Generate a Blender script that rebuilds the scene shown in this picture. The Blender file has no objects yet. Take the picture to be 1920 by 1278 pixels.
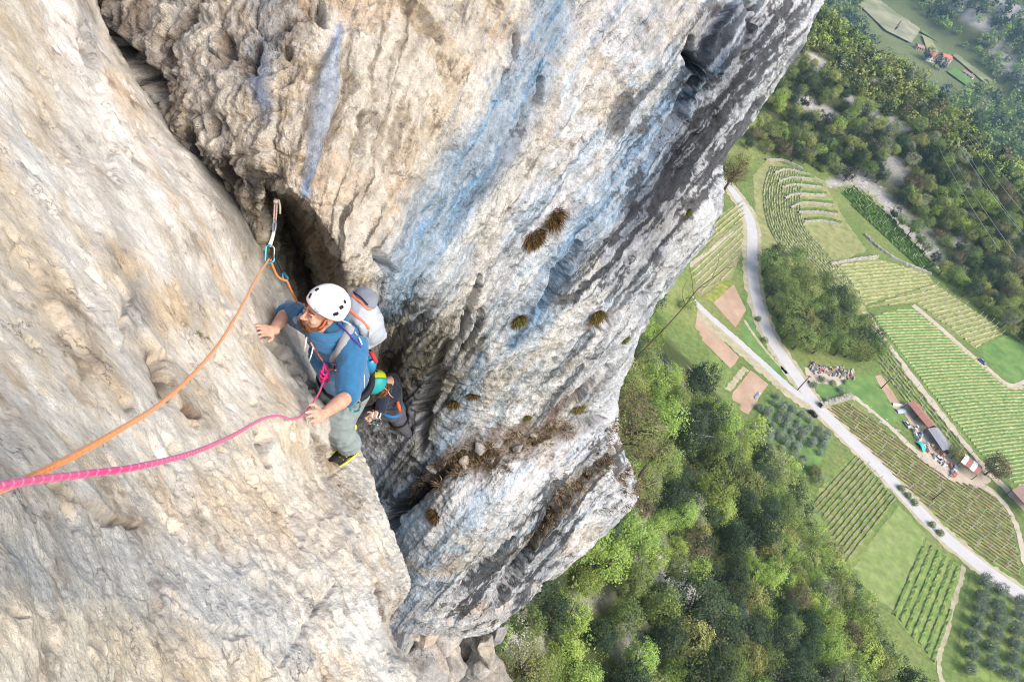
import bpy, bmesh, math, random
import numpy as np
from mathutils import Vector, Matrix
random.seed(7); rng = np.random.default_rng(11)

# ------------------------------------------------------------------ camera, sky, sun, exposure
SC = bpy.context.scene
COL = SC.collection
CAM_H = 130.0
FPX, CX, CY = 1500.0, 960.0, 639.0
_D = np.array([-660.0, 1441.0, 1500.0]); _D /= np.linalg.norm(_D)      # gravity in camera axes (right, down, forward)
EZ = -_D
_f = np.array([0, 0, 1.0]); EY = _f - _f.dot(_D) * _D; EY /= np.linalg.norm(EY)
EX = np.cross(EY, EZ)
def cam2world(r):
    r = np.asarray(r, float)
    return np.stack([r @ EX, r @ EY, r @ EZ + CAM_H], -1)
def P(px, py, d):
    px, py, d = np.broadcast_arrays(np.asarray(px, float), np.asarray(py, float), np.asarray(d, float))
    return cam2world(np.stack([(px - CX) / FPX * d, (py - CY) / FPX * d, d], -1))
def V(px, py, d): return Vector(P(px, py, d))
cam_d = bpy.data.cameras.new('camera'); cam = bpy.data.objects.new('camera', cam_d); COL.objects.link(cam)
right = Vector(cam2world([1, 0, 0])) - Vector((0, 0, CAM_H)); down = Vector(cam2world([0, 1, 0])) - Vector((0, 0, CAM_H)); fwd = Vector(cam2world([0, 0, 1])) - Vector((0, 0, CAM_H))
m = Matrix((right, -down, -fwd)).transposed().to_4x4(); m.translation = (0, 0, CAM_H); cam.matrix_world = m
cam_d.sensor_width = 36; cam_d.lens = 36 * FPX / 1920; cam_d.clip_start = 0.05; cam_d.clip_end = 9000
SC.camera = cam
SUN_DIR = Vector((0.62, -0.30, 0.74)).normalized()
w = bpy.data.worlds.new('World'); SC.world = w; w.use_nodes = True
nt = w.node_tree; bg = nt.nodes['Background']; sky = nt.nodes.new('ShaderNodeTexSky'); sky.sky_type = 'NISHITA'; sky.sun_disc = False
sky.sun_elevation = math.asin(SUN_DIR.z); sky.sun_rotation = math.atan2(SUN_DIR.x, SUN_DIR.y)
sky.air_density = 1.0; sky.dust_density = 4.0; sky.ozone_density = 0.6
nt.links.new(sky.outputs[0], bg.inputs[0]); bg.inputs[1].default_value = 0.15
sd = bpy.data.lights.new('sun', 'SUN'); so = bpy.data.objects.new('sun', sd); COL.objects.link(so)
sd.energy = 1.5; sd.angle = math.radians(35); sd.color = (1.0, 0.955, 0.90)
so.rotation_euler = SUN_DIR.to_track_quat('Z', 'Y').to_euler(); so.location = (60, -40, 220)
vs = SC.view_settings; vs.view_transform = 'Standard'; vs.look = 'None'; vs.gamma = 1; vs.use_curve_mapping = False; vs.exposure = 0.86
SC.cycles.filter_width = 1.1; SC.cycles.use_denoising = True; SC.cycles.denoising_prefilter = 'NONE'; SC.cycles.sample_clamp_indirect = 2.0; SC.cycles.use_adaptive_sampling = False; SC.cycles.max_bounces = 5; SC.cycles.diffuse_bounces = 3; SC.cycles.volume_bounces = 0; SC.cycles.caustics_reflective = False; SC.cycles.caustics_refractive = False

# ------------------------------------------------------------------ helpers
def lin(r, g, b):
    f = lambda c: ((c / 255 + 0.055) / 1.055) ** 2.4 if c > 10 else c / 255 / 12.92
    return np.array([f(r), f(g), f(b)])
def tag(o, label=None, cat=None, group=None, kind=None):
    if label: o['label'] = label
    if cat: o['category'] = cat
    if group: o['group'] = group
    if kind: o['kind'] = kind
    return o
def empty(name, loc=(0, 0, 0)):
    o = bpy.data.objects.new(name, None); COL.objects.link(o); o.location = loc; o.empty_display_size = 0.1
    return o
def link(name, me, parent=None, mats=()):
    for mt in mats: me.materials.append(mt)
    o = bpy.data.objects.new(name, me); COL.objects.link(o)
    if parent is not None:
        o.parent = parent
        o.matrix_parent_inverse = Matrix.Translation(-Vector(parent_loc(parent)))
    return o
def parent_loc(p):
    l = Vector(p.location); q = p.parent
    return l
def mesh_np(name, v, f, smooth=True):
    """v (n,3), f (m,k) with one k"""
    me = bpy.data.meshes.new(name); v = np.asarray(v, np.float32); f = np.asarray(f, np.int32)
    m_, k = f.shape
    me.vertices.add(len(v)); me.vertices.foreach_set('co', v.ravel())
    me.loops.add(m_ * k); me.loops.foreach_set('vertex_index', f.ravel())
    me.polygons.add(m_); me.polygons.foreach_set('loop_start', np.arange(0, m_ * k, k, dtype=np.int32))
    me.polygons.foreach_set('use_smooth', np.full(m_, smooth, bool))
    me.update(calc_edges=True)
    return me
def vcol(me, name, c):
    a = me.color_attributes.new(name, 'FLOAT_COLOR', 'POINT')
    c4 = np.ones((len(c), 4), np.float32); c4[:, :3] = c; a.data.foreach_set('color', c4.ravel())
class MB:
    """collects small shapes into ONE mesh"""
    def __init__(s): s.v = []; s.f = []
    def add(s, v, f):
        o = len(s.v); s.v += [tuple(x) for x in v]; s.f += [tuple(i + o for i in q) for q in f]; return s
    def box(s, c, sx, sy, sz, R=None, taper=1.0):
        vs_ = []
        for z in (-.5, .5):
            t = taper if z > 0 else 1
            for x, y in ((-.5, -.5), (.5, -.5), (.5, .5), (-.5, .5)): vs_.append(Vector((x * sx * t, y * sy * t, z * sz)))
        if R is not None: vs_ = [R @ q for q in vs_]
        return s.add([Vector(c) + q for q in vs_], [(0, 3, 2, 1), (4, 5, 6, 7), (0, 1, 5, 4), (1, 2, 6, 5), (2, 3, 7, 6), (3, 0, 4, 7)])
    def tube(s, pts, r, n=8, closed=False, cap=True):
        pts = [Vector(p) for p in pts]; N = len(pts); rs = r if hasattr(r, '__len__') else [r] * N
        up = None; rings = []
        for i, p in enumerate(pts):
            if closed: t = pts[(i + 1) % N] - pts[i - 1]
            else: t = pts[min(i + 1, N - 1)] - pts[max(i - 1, 0)]
            if t.length < 1e-9: t = Vector((0, 0, 1))
            t.normalize()
            if up is None: up = t.orthogonal().normalized()
            up = (up - t * up.dot(t)); up = up.normalized() if up.length > 1e-6 else t.orthogonal().normalized()
            b = t.cross(up)
            rings.append([p + (up * math.cos(2 * math.pi * k / n) + b * math.sin(2 * math.pi * k / n)) * rs[i] for k in range(n)])
        fs = []
        M = N if closed else N - 1
        for i in range(M):
            j = (i + 1) % N
            for k in range(n): fs.append((i * n + k, i * n + (k + 1) % n, j * n + (k + 1) % n, j * n + k))
        if cap and not closed: fs += [tuple(range(n))[::-1], tuple((N - 1) * n + k for k in range(n))]
        return s.add([q for rg in rings for q in rg], fs)
    def ball(s, c, rx, ry, rz, R=None, nu=10, nv=7):
        vs_ = []; fs = []
        for j in range(nv + 1):
            th = math.pi * j / nv
            for i in range(nu):
                q = Vector((rx * math.sin(th) * math.cos(2 * math.pi * i / nu), ry * math.sin(th) * math.sin(2 * math.pi * i / nu), rz * math.cos(th)))
                vs_.append(Vector(c) + (R @ q if R is not None else q))
        for j in range(nv):
            for i in range(nu): fs.append((j * nu + i, (j + 1) * nu + i, (j + 1) * nu + (i + 1) % nu, j * nu + (i + 1) % nu))
        return s.add(vs_, fs)
    def build(s, name, mat, parent=None, smooth=False):
        me = bpy.data.meshes.new(name); me.from_pydata(s.v, [], s.f)
        if smooth: me.polygons.foreach_set('use_smooth', [True] * len(me.polygons))
        me.update()
        return link(name, me, parent, [mat] if mat else [])
def curve_pts(ctrl, n):
    """Catmull-Rom through control rows -> n samples"""
    c = np.asarray(ctrl, float); k = len(c)
    t = np.linspace(0, k - 1, n); i = np.clip(t.astype(int), 0, k - 2); u = (t - i)[:, None]
    p = np.vstack([2 * c[0] - c[1], c, 2 * c[-1] - c[-2]])
    a, b, d, e = p[i], p[i + 1], p[i + 2], p[i + 3]
    return 0.5 * (2 * b + (d - a) * u + (2 * a - 5 * b + 4 * d - e) * u ** 2 + (3 * b - a - 3 * d + e) * u ** 3)
# ---- vectorised noise
def _h(ix, iy, iz, seed):
    n = (ix.astype(np.uint32) * np.uint32(374761393) + iy.astype(np.uint32) * np.uint32(668265263) + iz.astype(np.uint32) * np.uint32(2147483647) + np.uint32(seed * 974634 + 17))
    n = (n ^ (n >> np.uint32(13))) * np.uint32(1274126177); n = n ^ (n >> np.uint32(16)); n = n * np.uint32(2246822519); n ^= n >> np.uint32(15)
    return n.astype(np.float32) * np.float32(1 / 4294967295.0)
def vn(p, seed=0):
    p = np.asarray(p, np.float32); i = np.floor(p).astype(np.int64); f = p - i; u = f * f * f * (f * (f * 6 - 15) + 10)
    x, y, z = i[..., 0], i[..., 1], i[..., 2]; ux, uy, uz = u[..., 0], u[..., 1], u[..., 2]
    def L(a, b, t): return a + (b - a) * t
    r = L(L(L(_h(x, y, z, seed), _h(x + 1, y, z, seed), ux), L(_h(x, y + 1, z, seed), _h(x + 1, y + 1, z, seed), ux), uy),
          L(L(_h(x, y, z + 1, seed), _h(x + 1, y, z + 1, seed), ux), L(_h(x, y + 1, z + 1, seed), _h(x + 1, y + 1, z + 1, seed), ux), uy), uz)
    return r * 2 - 1
def fbm(p, oct=4, seed=0, gain=0.5, ridged=False):
    a = 1.0; s = 0; t = 0; p = np.asarray(p, np.float32)
    for k in range(oct):
        n = vn(p, seed + k * 7)
        if ridged: n = 1 - 2 * np.abs(n)
        s = s + a * n; t += a; a *= gain; p = p * 2.03 + 13.7
    return s / t
def worley(p, seed=0):
    """returns F1, F2, cell random"""
    p = np.asarray(p, np.float32); i = np.floor(p).astype(np.int64); f = (p - i).astype(np.float32)
    F1 = np.full(p.shape[:-1], 9, np.float32); F2 = F1.copy(); R = np.zeros_like(F1)
    for dx in (-1, 0, 1):
        for dy in (-1, 0, 1):
            for dz in (-1, 0, 1):
                x, y, z = i[..., 0] + dx, i[..., 1] + dy, i[..., 2] + dz
                a = _h(x, y, z, seed); b = _h(x, y, z, seed + 101); c = _h(x, y, z, seed + 202)
                d = (dx + a - f[..., 0]) ** 2 + (dy + b - f[..., 1]) ** 2 + (dz + c - f[..., 2]) ** 2
                n1 = d < F1
                F2 = np.where(n1, F1, np.minimum(F2, d)); R = np.where(n1, a * 7.13 % 1.0, R); F1 = np.where(n1, d, F1)
    return np.sqrt(F1), np.sqrt(F2), R
def sst(a, b, x):
    t = np.clip((x - a) / (b - a), 0, 1); return t * t * (3 - 2 * t)
def dist_poly(x, y, pts):
    """distance to a polyline and the parameter 0..1 along it"""
    best = np.full(x.shape, 1e9, np.float32); par = np.zeros(x.shape, np.float32); pts = np.asarray(pts, float); n = len(pts) - 1
    for k in range(n):
        ax, ay = pts[k]; bx, by = pts[k + 1]; dx, dy = bx - ax, by - ay; l2 = dx * dx + dy * dy + 1e-9
        t = np.clip(((x - ax) * dx + (y - ay) * dy) / l2, 0, 1)
        d = np.hypot(x - ax - t * dx, y - ay - t * dy); m_ = d < best
        best = np.where(m_, d, best); par = np.where(m_, (k + t) / n, par)
    return best, par
def in_poly(x, y, poly):
    poly = np.asarray(poly, float); r = np.zeros(np.shape(x), bool); n = len(poly); j = n - 1
    for i in range(n):
        xi, yi = poly[i]; xj, yj = poly[j]
        c = ((yi > y) != (yj > y)) & (x < (xj - xi) * (y - yi) / (yj - yi + 1e-12) + xi); r ^= c; j = i
    return r
def sd_poly(x, y, poly):
    d, _ = dist_poly(x, y, list(poly) + [poly[0]]); return np.where(in_poly(x, y, poly), -d, d)
# ---- materials
def mat(name, col, rough=0.8, var=0.0, scale=8.0, bump=0.0, bscale=40.0, spec=0.3, col2=None, attr=None, detail=6.0, trans=0.0, sheen=0.0, objvar=0.0, metal=0.0):
    mt = bpy.data.materials.new(name); mt.use_nodes = True; t = mt.node_tree; b = t.nodes['Principled BSDF']
    b.inputs['Roughness'].default_value = rough; b.inputs['Specular IOR Level'].default_value = spec; b.inputs['Metallic'].default_value = metal
    if sheen: b.inputs['Sheen Weight'].default_value = sheen
    tc = t.nodes.new('ShaderNodeTexCoord')
    if attr:
        a = t.nodes.new('ShaderNodeAttribute'); a.attribute_name = attr; base = a.outputs['Color']
    else:
        rgb = t.nodes.new('ShaderNodeRGB'); rgb.outputs[0].default_value = (*col, 1); base = rgb.outputs[0]
    if col2 is not None:
        n0 = t.nodes.new('ShaderNodeTexNoise'); n0.inputs['Scale'].default_value = scale * 0.6; n0.inputs['Detail'].default_value = detail
        t.links.new(tc.outputs['Object'], n0.inputs['Vector'])
        rp = t.nodes.new('ShaderNodeMapRange'); rp.inputs[1].default_value = 0.38; rp.inputs[2].default_value = 0.62; t.links.new(n0.outputs[0], rp.inputs[0])
        mx0 = t.nodes.new('ShaderNodeMix'); mx0.data_type = 'RGBA'; t.links.new(rp.outputs[0], mx0.inputs[0]); t.links.new(base, mx0.inputs[6]); mx0.inputs[7].default_value = (*col2, 1); base = mx0.outputs[2]
    if var or objvar:
        hs = t.nodes.new('ShaderNodeHueSaturation'); t.links.new(base, hs.inputs['Color'])
        if var:
            n1 = t.nodes.new('ShaderNodeTexNoise'); n1.inputs['Scale'].default_value = scale; n1.inputs['Detail'].default_value = detail; n1.inputs['Roughness'].default_value = 0.65
            t.links.new(tc.outputs['Object'], n1.inputs['Vector'])
            mr = t.nodes.new('ShaderNodeMapRange'); mr.inputs[1].default_value = 0.3; mr.inputs[2].default_value = 0.7; mr.inputs[3].default_value = 1 - var; mr.inputs[4].default_value = 1 + var
            t.links.new(n1.outputs[0], mr.inputs[0]); val = mr.outputs[0]
        if objvar:
            oi = t.nodes.new('ShaderNodeObjectInfo'); m2 = t.nodes.new('ShaderNodeMapRange'); m2.inputs[3].default_value = 1 - objvar; m2.inputs[4].default_value = 1 + objvar
            t.links.new(oi.outputs['Random'], m2.inputs[0])
            m3 = t.nodes.new('ShaderNodeMapRange'); m3.inputs[3].default_value = 0.5 - objvar * 0.07; m3.inputs[4].default_value = 0.5 + objvar * 0.05
            fr = t.nodes.new('ShaderNodeMath'); fr.operation = 'FRACT'; ml = t.nodes.new('ShaderNodeMath'); ml.operation = 'MULTIPLY'; ml.inputs[1].default_value = 7.31
            t.links.new(oi.outputs['Random'], ml.inputs[0]); t.links.new(ml.outputs[0], fr.inputs[0]); t.links.new(fr.outputs[0], m3.inputs[0]); t.links.new(m3.outputs[0], hs.inputs['Hue'])
            if var:
                mm = t.nodes.new('ShaderNodeMath'); mm.operation = 'MULTIPLY'; t.links.new(val, mm.inputs[0]); t.links.new(m2.outputs[0], mm.inputs[1]); val = mm.outputs[0]
            else: val = m2.outputs[0]
        t.links.new(val, hs.inputs['Value']); base = hs.outputs[0]
    t.links.new(base, b.inputs['Base Color'])
    if bump:
        n2 = t.nodes.new('ShaderNodeTexNoise'); n2.inputs['Scale'].default_value = bscale; n2.inputs['Detail'].default_value = 5; t.links.new(tc.outputs['Object'], n2.inputs['Vector'])
        bp = t.nodes.new('ShaderNodeBump'); bp.inputs['Strength'].default_value = 1.0; bp.inputs['Distance'].default_value = bump; t.links.new(n2.outputs[0], bp.inputs['Height']); t.links.new(bp.outputs[0], b.inputs['Normal'])
    if trans:
        tr = t.nodes.new('ShaderNodeBsdfTranslucent'); t.links.new(base, tr.inputs[0]); ms = t.nodes.new('ShaderNodeMixShader'); ms.inputs[0].default_value = trans
        t.links.new(b.outputs[0], ms.inputs[1]); t.links.new(tr.outputs[0], ms.inputs[2]); t.links.new(ms.outputs[0], t.nodes['Material Output'].inputs[0])
    return mt
# ------------------------------------------------------------------ the cliff: two walls meeting in a recessed corner
def tps(pts):
    p = np.asarray(pts, float); X = p[:, :2] / 500.0; n = len(p)
    r = np.linalg.norm(X[:, None] - X[None], axis=-1); K = np.where(r > 0, r * r * np.log(r + 1e-12), 0) + np.eye(n) * 2e-3
    A = np.zeros((n + 3, n + 3)); A[:n, :n] = K; A[:n, n] = 1; A[:n, n + 1:] = X; A[n:, :n] = A[:n, n:].T
    w_ = np.linalg.solve(A, np.r_[np.log(p[:, 2]), 0, 0, 0])
    def f(x, y):
        sh = x.shape; q = np.stack([x.ravel(), y.ravel()], -1) / 500.0; out = np.empty(len(q))
        for a in range(0, len(q), 40000):
            c = q[a:a + 40000]; rr = np.linalg.norm(c[:, None] - X[None], axis=-1); k = np.where(rr > 0, rr * rr * np.log(rr + 1e-12), 0)
            out[a:a + 40000] = k @ w_[:n] + w_[n] + c @ w_[n + 1:]
        return np.exp(out).reshape(sh)
    return f
def coarse(f, x0, x1, y0, y1, step=14):
    """tabulate a slow function, then bilinear lookup"""
    gx = np.arange(x0, x1 + step, step); gy = np.arange(y0, y1 + step, step); T = f(*np.meshgrid(gx, gy))
    def g(x, y):
        a = np.clip((x - x0) / step, 0, len(gx) - 1.001); b = np.clip((y - y0) / step, 0, len(gy) - 1.001); i = a.astype(int); j = b.astype(int); u = a - i; v_ = b - j
        return (T[j, i] * (1 - u) + T[j, i + 1] * u) * (1 - v_) + (T[j + 1, i] * (1 - u) + T[j + 1, i + 1] * u) * v_
    return g
def grid_faces(nv, nu):
    a = (np.arange(nv - 1)[:, None] * nu + np.arange(nu - 1)[None]).ravel()
    return np.stack([a, a + nu, a + nu + 1, a + 1], -1)
def grid_normals(W):
    du = np.gradient(W, axis=1); dv = np.gradient(W, axis=0); n = np.cross(du, dv); n /= np.linalg.norm(n, axis=-1, keepdims=True) + 1e-12
    view = W - np.array([0, 0, CAM_H]); s = np.sign((n * view).sum(-1).mean()); return -n * s
def smooth2(A, k):
    for ax in (0, 1):
        c = np.cumsum(np.pad(A, [(k + 1, k) if a == ax else (0, 0) for a in range(2)], mode='edge'), axis=ax)
        A = (np.take(c, np.arange(2 * k + 1, c.shape[ax]), ax) - np.take(c, np.arange(0, c.shape[ax] - 2 * k - 1), ax)) / (2 * k + 1)
    return A
def lay(C, mask, col): return C + (np.asarray(col) - C) * np.clip(mask, 0, 1)[..., None]

RIGHT_D = [(0, -150, 5.6), (300, -120, 4.9), (600, -120, 4.7), (900, -120, 5.3), (1200, -120, 6.2), (1500, -120, 7.2), (1680, -120, 7.9),
 (150, 60, 5.3), (300, 150, 4.75), (450, 100, 4.5), (600, 100, 4.55), (800, 100, 5.05), (1000, 100, 5.6), (1200, 100, 6.2), (1350, 80, 6.5), (1480, 80, 7.3),
 (350, 265, 4.75), (450, 290, 4.5), (560, 330, 4.42), (700, 300, 4.85), (850, 300, 5.4), (1000, 300, 6.0), (1150, 300, 6.7), (1300, 300, 7.5),
 (520, 365, 4.45), (600, 420, 4.6), (650, 520, 4.9), (720, 450, 5.1), (720, 540, 5.45), (850, 450, 5.9), (1000, 450, 6.5), (1150, 450, 7.2), (1280, 450, 8.1),
 (690, 600, 6.4), (760, 590, 6.3), (850, 600, 6.7), (1000, 600, 7.4), (1130, 600, 8.2), (1200, 590, 8.7),
 (690, 690, 9.2), (740, 750, 9.9), (770, 690, 8.9), (850, 700, 7.9), (950, 700, 8.2), (1100, 700, 9.1), (1160, 700, 9.6),
 (700, 800, 9.8), (770, 810, 9.7), (830, 790, 9.2), (900, 760, 9.0), (1000, 770, 9.5), (1120, 780, 10.2),
 (720, 890, 10.4), (790, 880, 10.0), (880, 845, 9.75), (960, 830, 9.9), (1050, 810, 10.1), (1140, 830, 10.5),
 (690, 1000, 11.8), (760, 970, 10.2), (830, 910, 9.5), (940, 890, 9.5), (1040, 870, 9.8), (1120, 880, 10.3), (1190, 930, 11.1),
 (780, 1060, 10.4), (880, 1000, 9.9), (1000, 1000, 10.6), (1100, 1000, 11.4),
 (780, 1170, 11.6), (880, 1140, 11.8), (960, 1110, 12.3), (1050, 1050, 11.8), (760, 1260, 13.5), (900, 1220, 13.4), (500, 600, 7.5), (560, 900, 11.5), (300, 500, 7.0), (650, 1200, 13.0)]
RIGHT_EDGE = [(1690, -200), (1622, -120), (1568, -40), (1545, 0), (1512, 62), (1470, 130), (1428, 192), (1388, 255), (1356, 300), (1347, 345), (1343, 395), (1308, 465), (1272, 515), (1232, 566), (1204, 612), (1186, 650), (1166, 700), (1152, 748), (1149, 790), (1152, 822), (1160, 846), (1176, 880), (1188, 915), (1176, 948), (1140, 988), (1096, 1026), (1052, 1066), (1004, 1106), (958, 1148), (930, 1168), (905, 1182), (862, 1190), (815, 1192)]
RIGHT_LEFT = [(-150, -200), (60, -40), (150, 80), (230, 180), (280, 260), (330, 420), (380, 560), (460, 700), (540, 850), (610, 1000), (650, 1090), (680, 1180)]
LEFT_D = [(-150, -150, 3.8), (0, 0, 3.5), (100, 0, 4.05), (170, 0, 4.5), (100, -140, 4.4), (0, 200, 2.9), (100, 200, 3.4), (200, 200, 3.95), (285, 210, 4.5),
 (0, 400, 2.3), (150, 400, 2.9), (300, 400, 3.65), (385, 400, 4.2), (340, 285, 4.5), (420, 310, 5.1), (490, 370, 5.6), (445, 450, 4.6), (500, 480, 5.4),
 (0, 600, 1.75), (150, 600, 2.3), (300, 600, 3.0), (400, 600, 3.65), (487, 612, 4.36), (520, 560, 5.0), (545, 650, 4.9), (595, 720, 5.25),
 (0, 800, 1.3), (150, 800, 1.7), (300, 800, 2.35), (450, 800, 3.2), (545, 770, 3.85), (583, 800, 4.16), (618, 812, 5.1), (636, 838, 6.0), (660, 862, 6.2), (612, 885, 5.0), (0, 900, 1.1), (0, 1000, 1.0), (150, 1000, 1.35), (300, 1000, 1.85), (450, 1000, 2.5), (600, 1000, 3.45), (690, 960, 4.6), (735, 1010, 5.0),
 (0, 1278, 0.85), (200, 1278, 1.25), (400, 1278, 1.75), (600, 1278, 2.5), (700, 1200, 3.2), (755, 1090, 4.2), (780, 1278, 3.5), (-150, 1450, .7), (830, 1430, 3.3)]
LEFT_EDGE = [(100, -220), (150, -80), (172, 0), (196, 60), (225, 110), (262, 165), (305, 218), (345, 268), (395, 292), (450, 325), (500, 362), (517, 400), (528, 470), (545, 545), (572, 620), (605, 700), (640, 770), (668, 838), (690, 885), (705, 930), (722, 968), (738, 1010), (756, 1055), (768, 1090), (762, 1118), (742, 1140), (728, 1170), (745, 1215), (772, 1250), (795, 1285), (830, 1350), (880, 1450)]
CAVE = [(497, 352), (545, 368), (588, 420), (622, 480), (648, 545), (690, 575), (640, 640), (560, 640), (515, 520), (500, 440)]
def edge_x(edge, y):
    e = np.asarray(edge, float); return np.interp(y, e[:, 1], e[:, 0]) if np.all(np.diff(e[:, 1]) > 0) else None
def wall_grid(edge, left, depth, nv, nu, nw, round_m, side_px, wrap):
    """rows run down the wall; columns from the hidden inner edge to the outer edge, then nw columns wrapping round behind it"""
    E = curve_pts(edge, nv); L = left(E) if callable(left) else curve_pts(left, nv)
    u = np.linspace(0, 1, nu) ** 0.97
    px = L[:, None, 0] + (E[:, None, 0] - L[:, None, 0]) * u; py = L[:, None, 1] + (E[:, None, 1] - L[:, None, 1]) * u
    d = depth(px, py)
    dist = np.hypot(px - E[:, None, 0], py - E[:, None, 1]); t = np.clip(1 - dist / side_px, 0, 1)
    d = d + round_m * (1 - np.sqrt(np.clip(1 - t * t, 0, 1)))
    k = np.arange(1, nw + 1) / nw
    d2 = d[:, -1:] + wrap * k ** 1.3; back = side_px * 0.6 * k ** 2
    dirx = (L[:, 0] - E[:, 0]); diry = (L[:, 1] - E[:, 1]); nn = np.hypot(dirx, diry) + 1e-9
    px2 = E[:, None, 0] + (dirx / nn)[:, None] * back; py2 = E[:, None, 1] + (diry / nn)[:, None] * back
    return np.hstack([px, px2]), np.hstack([py, py2]), np.hstack([d, d2])
def streak_q(x, y):
    q = x.copy()
    for _ in range(6):
        a = np.radians(np.interp(q, [450, 600, 885, 1090, 1400], [4, 9, 32, 39, 40])); q = 0.4 * q + 0.6 * (x + (y - 300) * np.tan(a))
    return q
def stroke(x, y, pts, wid, soft=0.5, jit=None, ends=0.12):
    d, p = dist_poly(x, y, pts); wv = np.interp(p, np.linspace(0, 1, len(wid)), wid) if hasattr(wid, '__len__') else wid
    if jit is not None: d = d + jit * wv
    m_ = 1 - sst(1 - soft, 1 + soft, d / wv)
    return m_

# ---- right wall
f_r = coarse(tps(RIGHT_D), -300, 1760, -260, 1320)
NV, NU, NW = 760, 660, 34
px, py, d = wall_grid(RIGHT_EDGE, RIGHT_LEFT, f_r, NV, NU, NW, 0.55, 60, 3.2)
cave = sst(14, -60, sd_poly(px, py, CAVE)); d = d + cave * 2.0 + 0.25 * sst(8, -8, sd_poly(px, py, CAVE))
q = streak_q(px, py); W = P(px, py, d)
S = np.stack([q * 0.006, py * 0.0022, d * 0.3], -1)          # coordinates that run with the water streaks
n_lo = fbm(W * 0.9, 3, 3); jag = fbm(W * 3.1, 4, 5); st1 = fbm(S * np.array([3, 1.2, 1]), 4, 21); st2 = fbm(S * np.array([9, 1.6, 1]), 4, 33); fine = fbm(W * 11, 3, 41)
nrm = grid_normals(W)
nod = sst(900, 560, px + 0.35 * py)                            # nodular tufa on the inner part, streaked slab outside
recm = sst(70, -40, sd_poly(px, py, [(690, 570), (800, 565), (880, 600), (850, 680), (790, 780), (800, 900), (720, 900), (660, 830), (660, 640)]))
cellA, cellB, cr = worley(W * np.array([5.5, 5.5, 4.5]) + 0.25 * jag[..., None], 4)
cA2, cB2, cr2 = worley(W * 2.3 + 0.3 * jag[..., None], 9)
rid = fbm(S * np.array([5, 2.4, 1]) + 0.25 * jag[..., None], 4, 51, ridged=True)
rid2 = fbm(W * 5.0 + 0.3 * jag[..., None], 5, 57, ridged=True, gain=.6); fine2 = fbm(W * 24, 2, 43)
bump_ = 0.09 * n_lo + 0.055 * jag + (1 - nod) * ((1 - .8 * recm) * (0.018 * rid + 0.024 * st2) + 0.030 * rid2) + recm * .03 * rid2 + nod * (0.06 * rid2 + 0.03 * (0.55 - cellA)) + 0.018 * fine + 0.009 * fine2 + 0.02 * np.floor(cr2 * 3) / 3 * (.4 + nod)
bump_ -= 0.03 * sst(0.10, 0.0, cB2 - cA2) * nod
pitn = fbm(W * 6.0 + 7, 3, 77); bump_ -= 0.07 * sst(0.36, 0.62, pitn) * (.35 + nod)
CARVE = [([(1085, 462), (1050, 515), (1012, 580)], [8, 15, 7], .22), ([(1300, 150), (1270, 210), (1215, 290)], [10, 18, 10], .16), ([(1395, 20), (1360, 110), (1310, 180)], [6, 12, 8], .15), ([(1290, 70), (1284, 100), (1300, 128), (1340, 140)], [5, 9, 9, 5], .22),
 ([(1018, 150), (1010, 195)], [6, 9], .14), ([(968, 65), (962, 110)], [4, 6], .12), ([(785, 20), (815, 75)], [10, 14], .12), ([(893, 515), (885, 550), (862, 630)], [6, 9, 5], .14), ([(905, 590), (880, 640), (865, 660)], [5, 8, 4], .1),
 ([(1230, 545), (1170, 575), (1115, 610)], [5, 10, 9], .14), ([(1140, 690), (1080, 745), (1040, 770)], [4, 8, 5], .12), ([(1190, 550), (1210, 540)], [6, 6], .1), ([(1165, 640), (1130, 665), (1070, 700)], [3, 7, 4], .1),
 ([(1000, 830), (1060, 800), (1130, 785)], [4, 7, 5], .12), ([(725, 985), (780, 925), (830, 878), (870, 850)], [14, 12, 8, 5], .4), ([(1100, 900), (1040, 960), (1000, 1010)], [8, 12, 8], .2), ([(1000, 1010), (965, 1070), (930, 1120)], [8, 14, 10], .28), ([(960, 1000), (900, 1060), (850, 1120)], [5, 8, 6], .12),
 ([(1060, 1075), (990, 1100), (930, 1140)], [5, 8, 6], .12), ([(880, 605), (830, 655), (790, 760)], [5, 8, 8], .16), ([(760, 600), (740, 640), (720, 700)], [14, 22, 26], .22), ([(800, 560), (770, 600)], [8, 10], .14), ([(830, 690), (800, 760), (790, 840)], [8, 12, 8], .2),
 ([(420, 215), (425, 240)], [4, 6], .1), ([(595, 20), (600, 60)], [8, 12], .1), ([(230, 80), (280, 150), (300, 190)], [18, 16, 8], .2), ([(700, 470), (720, 500)], [8, 10], .12), ([(680, 220), (672, 280)], [6, 9], .1)]
for pts, wd, dep in CARVE: bump_ -= dep * stroke(px, py, pts, np.array(wd) * .8, 0.7, 0.4 * jag + .4 * n_lo + .3 * rid2)
bump_ += 0.12 * sst(6, -10, sd_poly(px + 34 * jag, py + 26 * fine, [(1296, 60), (1350, 20), (1392, 40), (1380, 90), (1345, 135), (1300, 130)]))      # hanging block
bump_ += 0.08 * stroke(px, py, [(622, 90), (600, 190), (578, 350)], [8, 13, 12], 0.8, 2.0 * jag)        # tufa rib
fade = np.ones(px.shape); fade[:, NU:] = np.linspace(1, 0.6, NW)
Wd = W + nrm * (bump_ * fade)[..., None]
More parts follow.
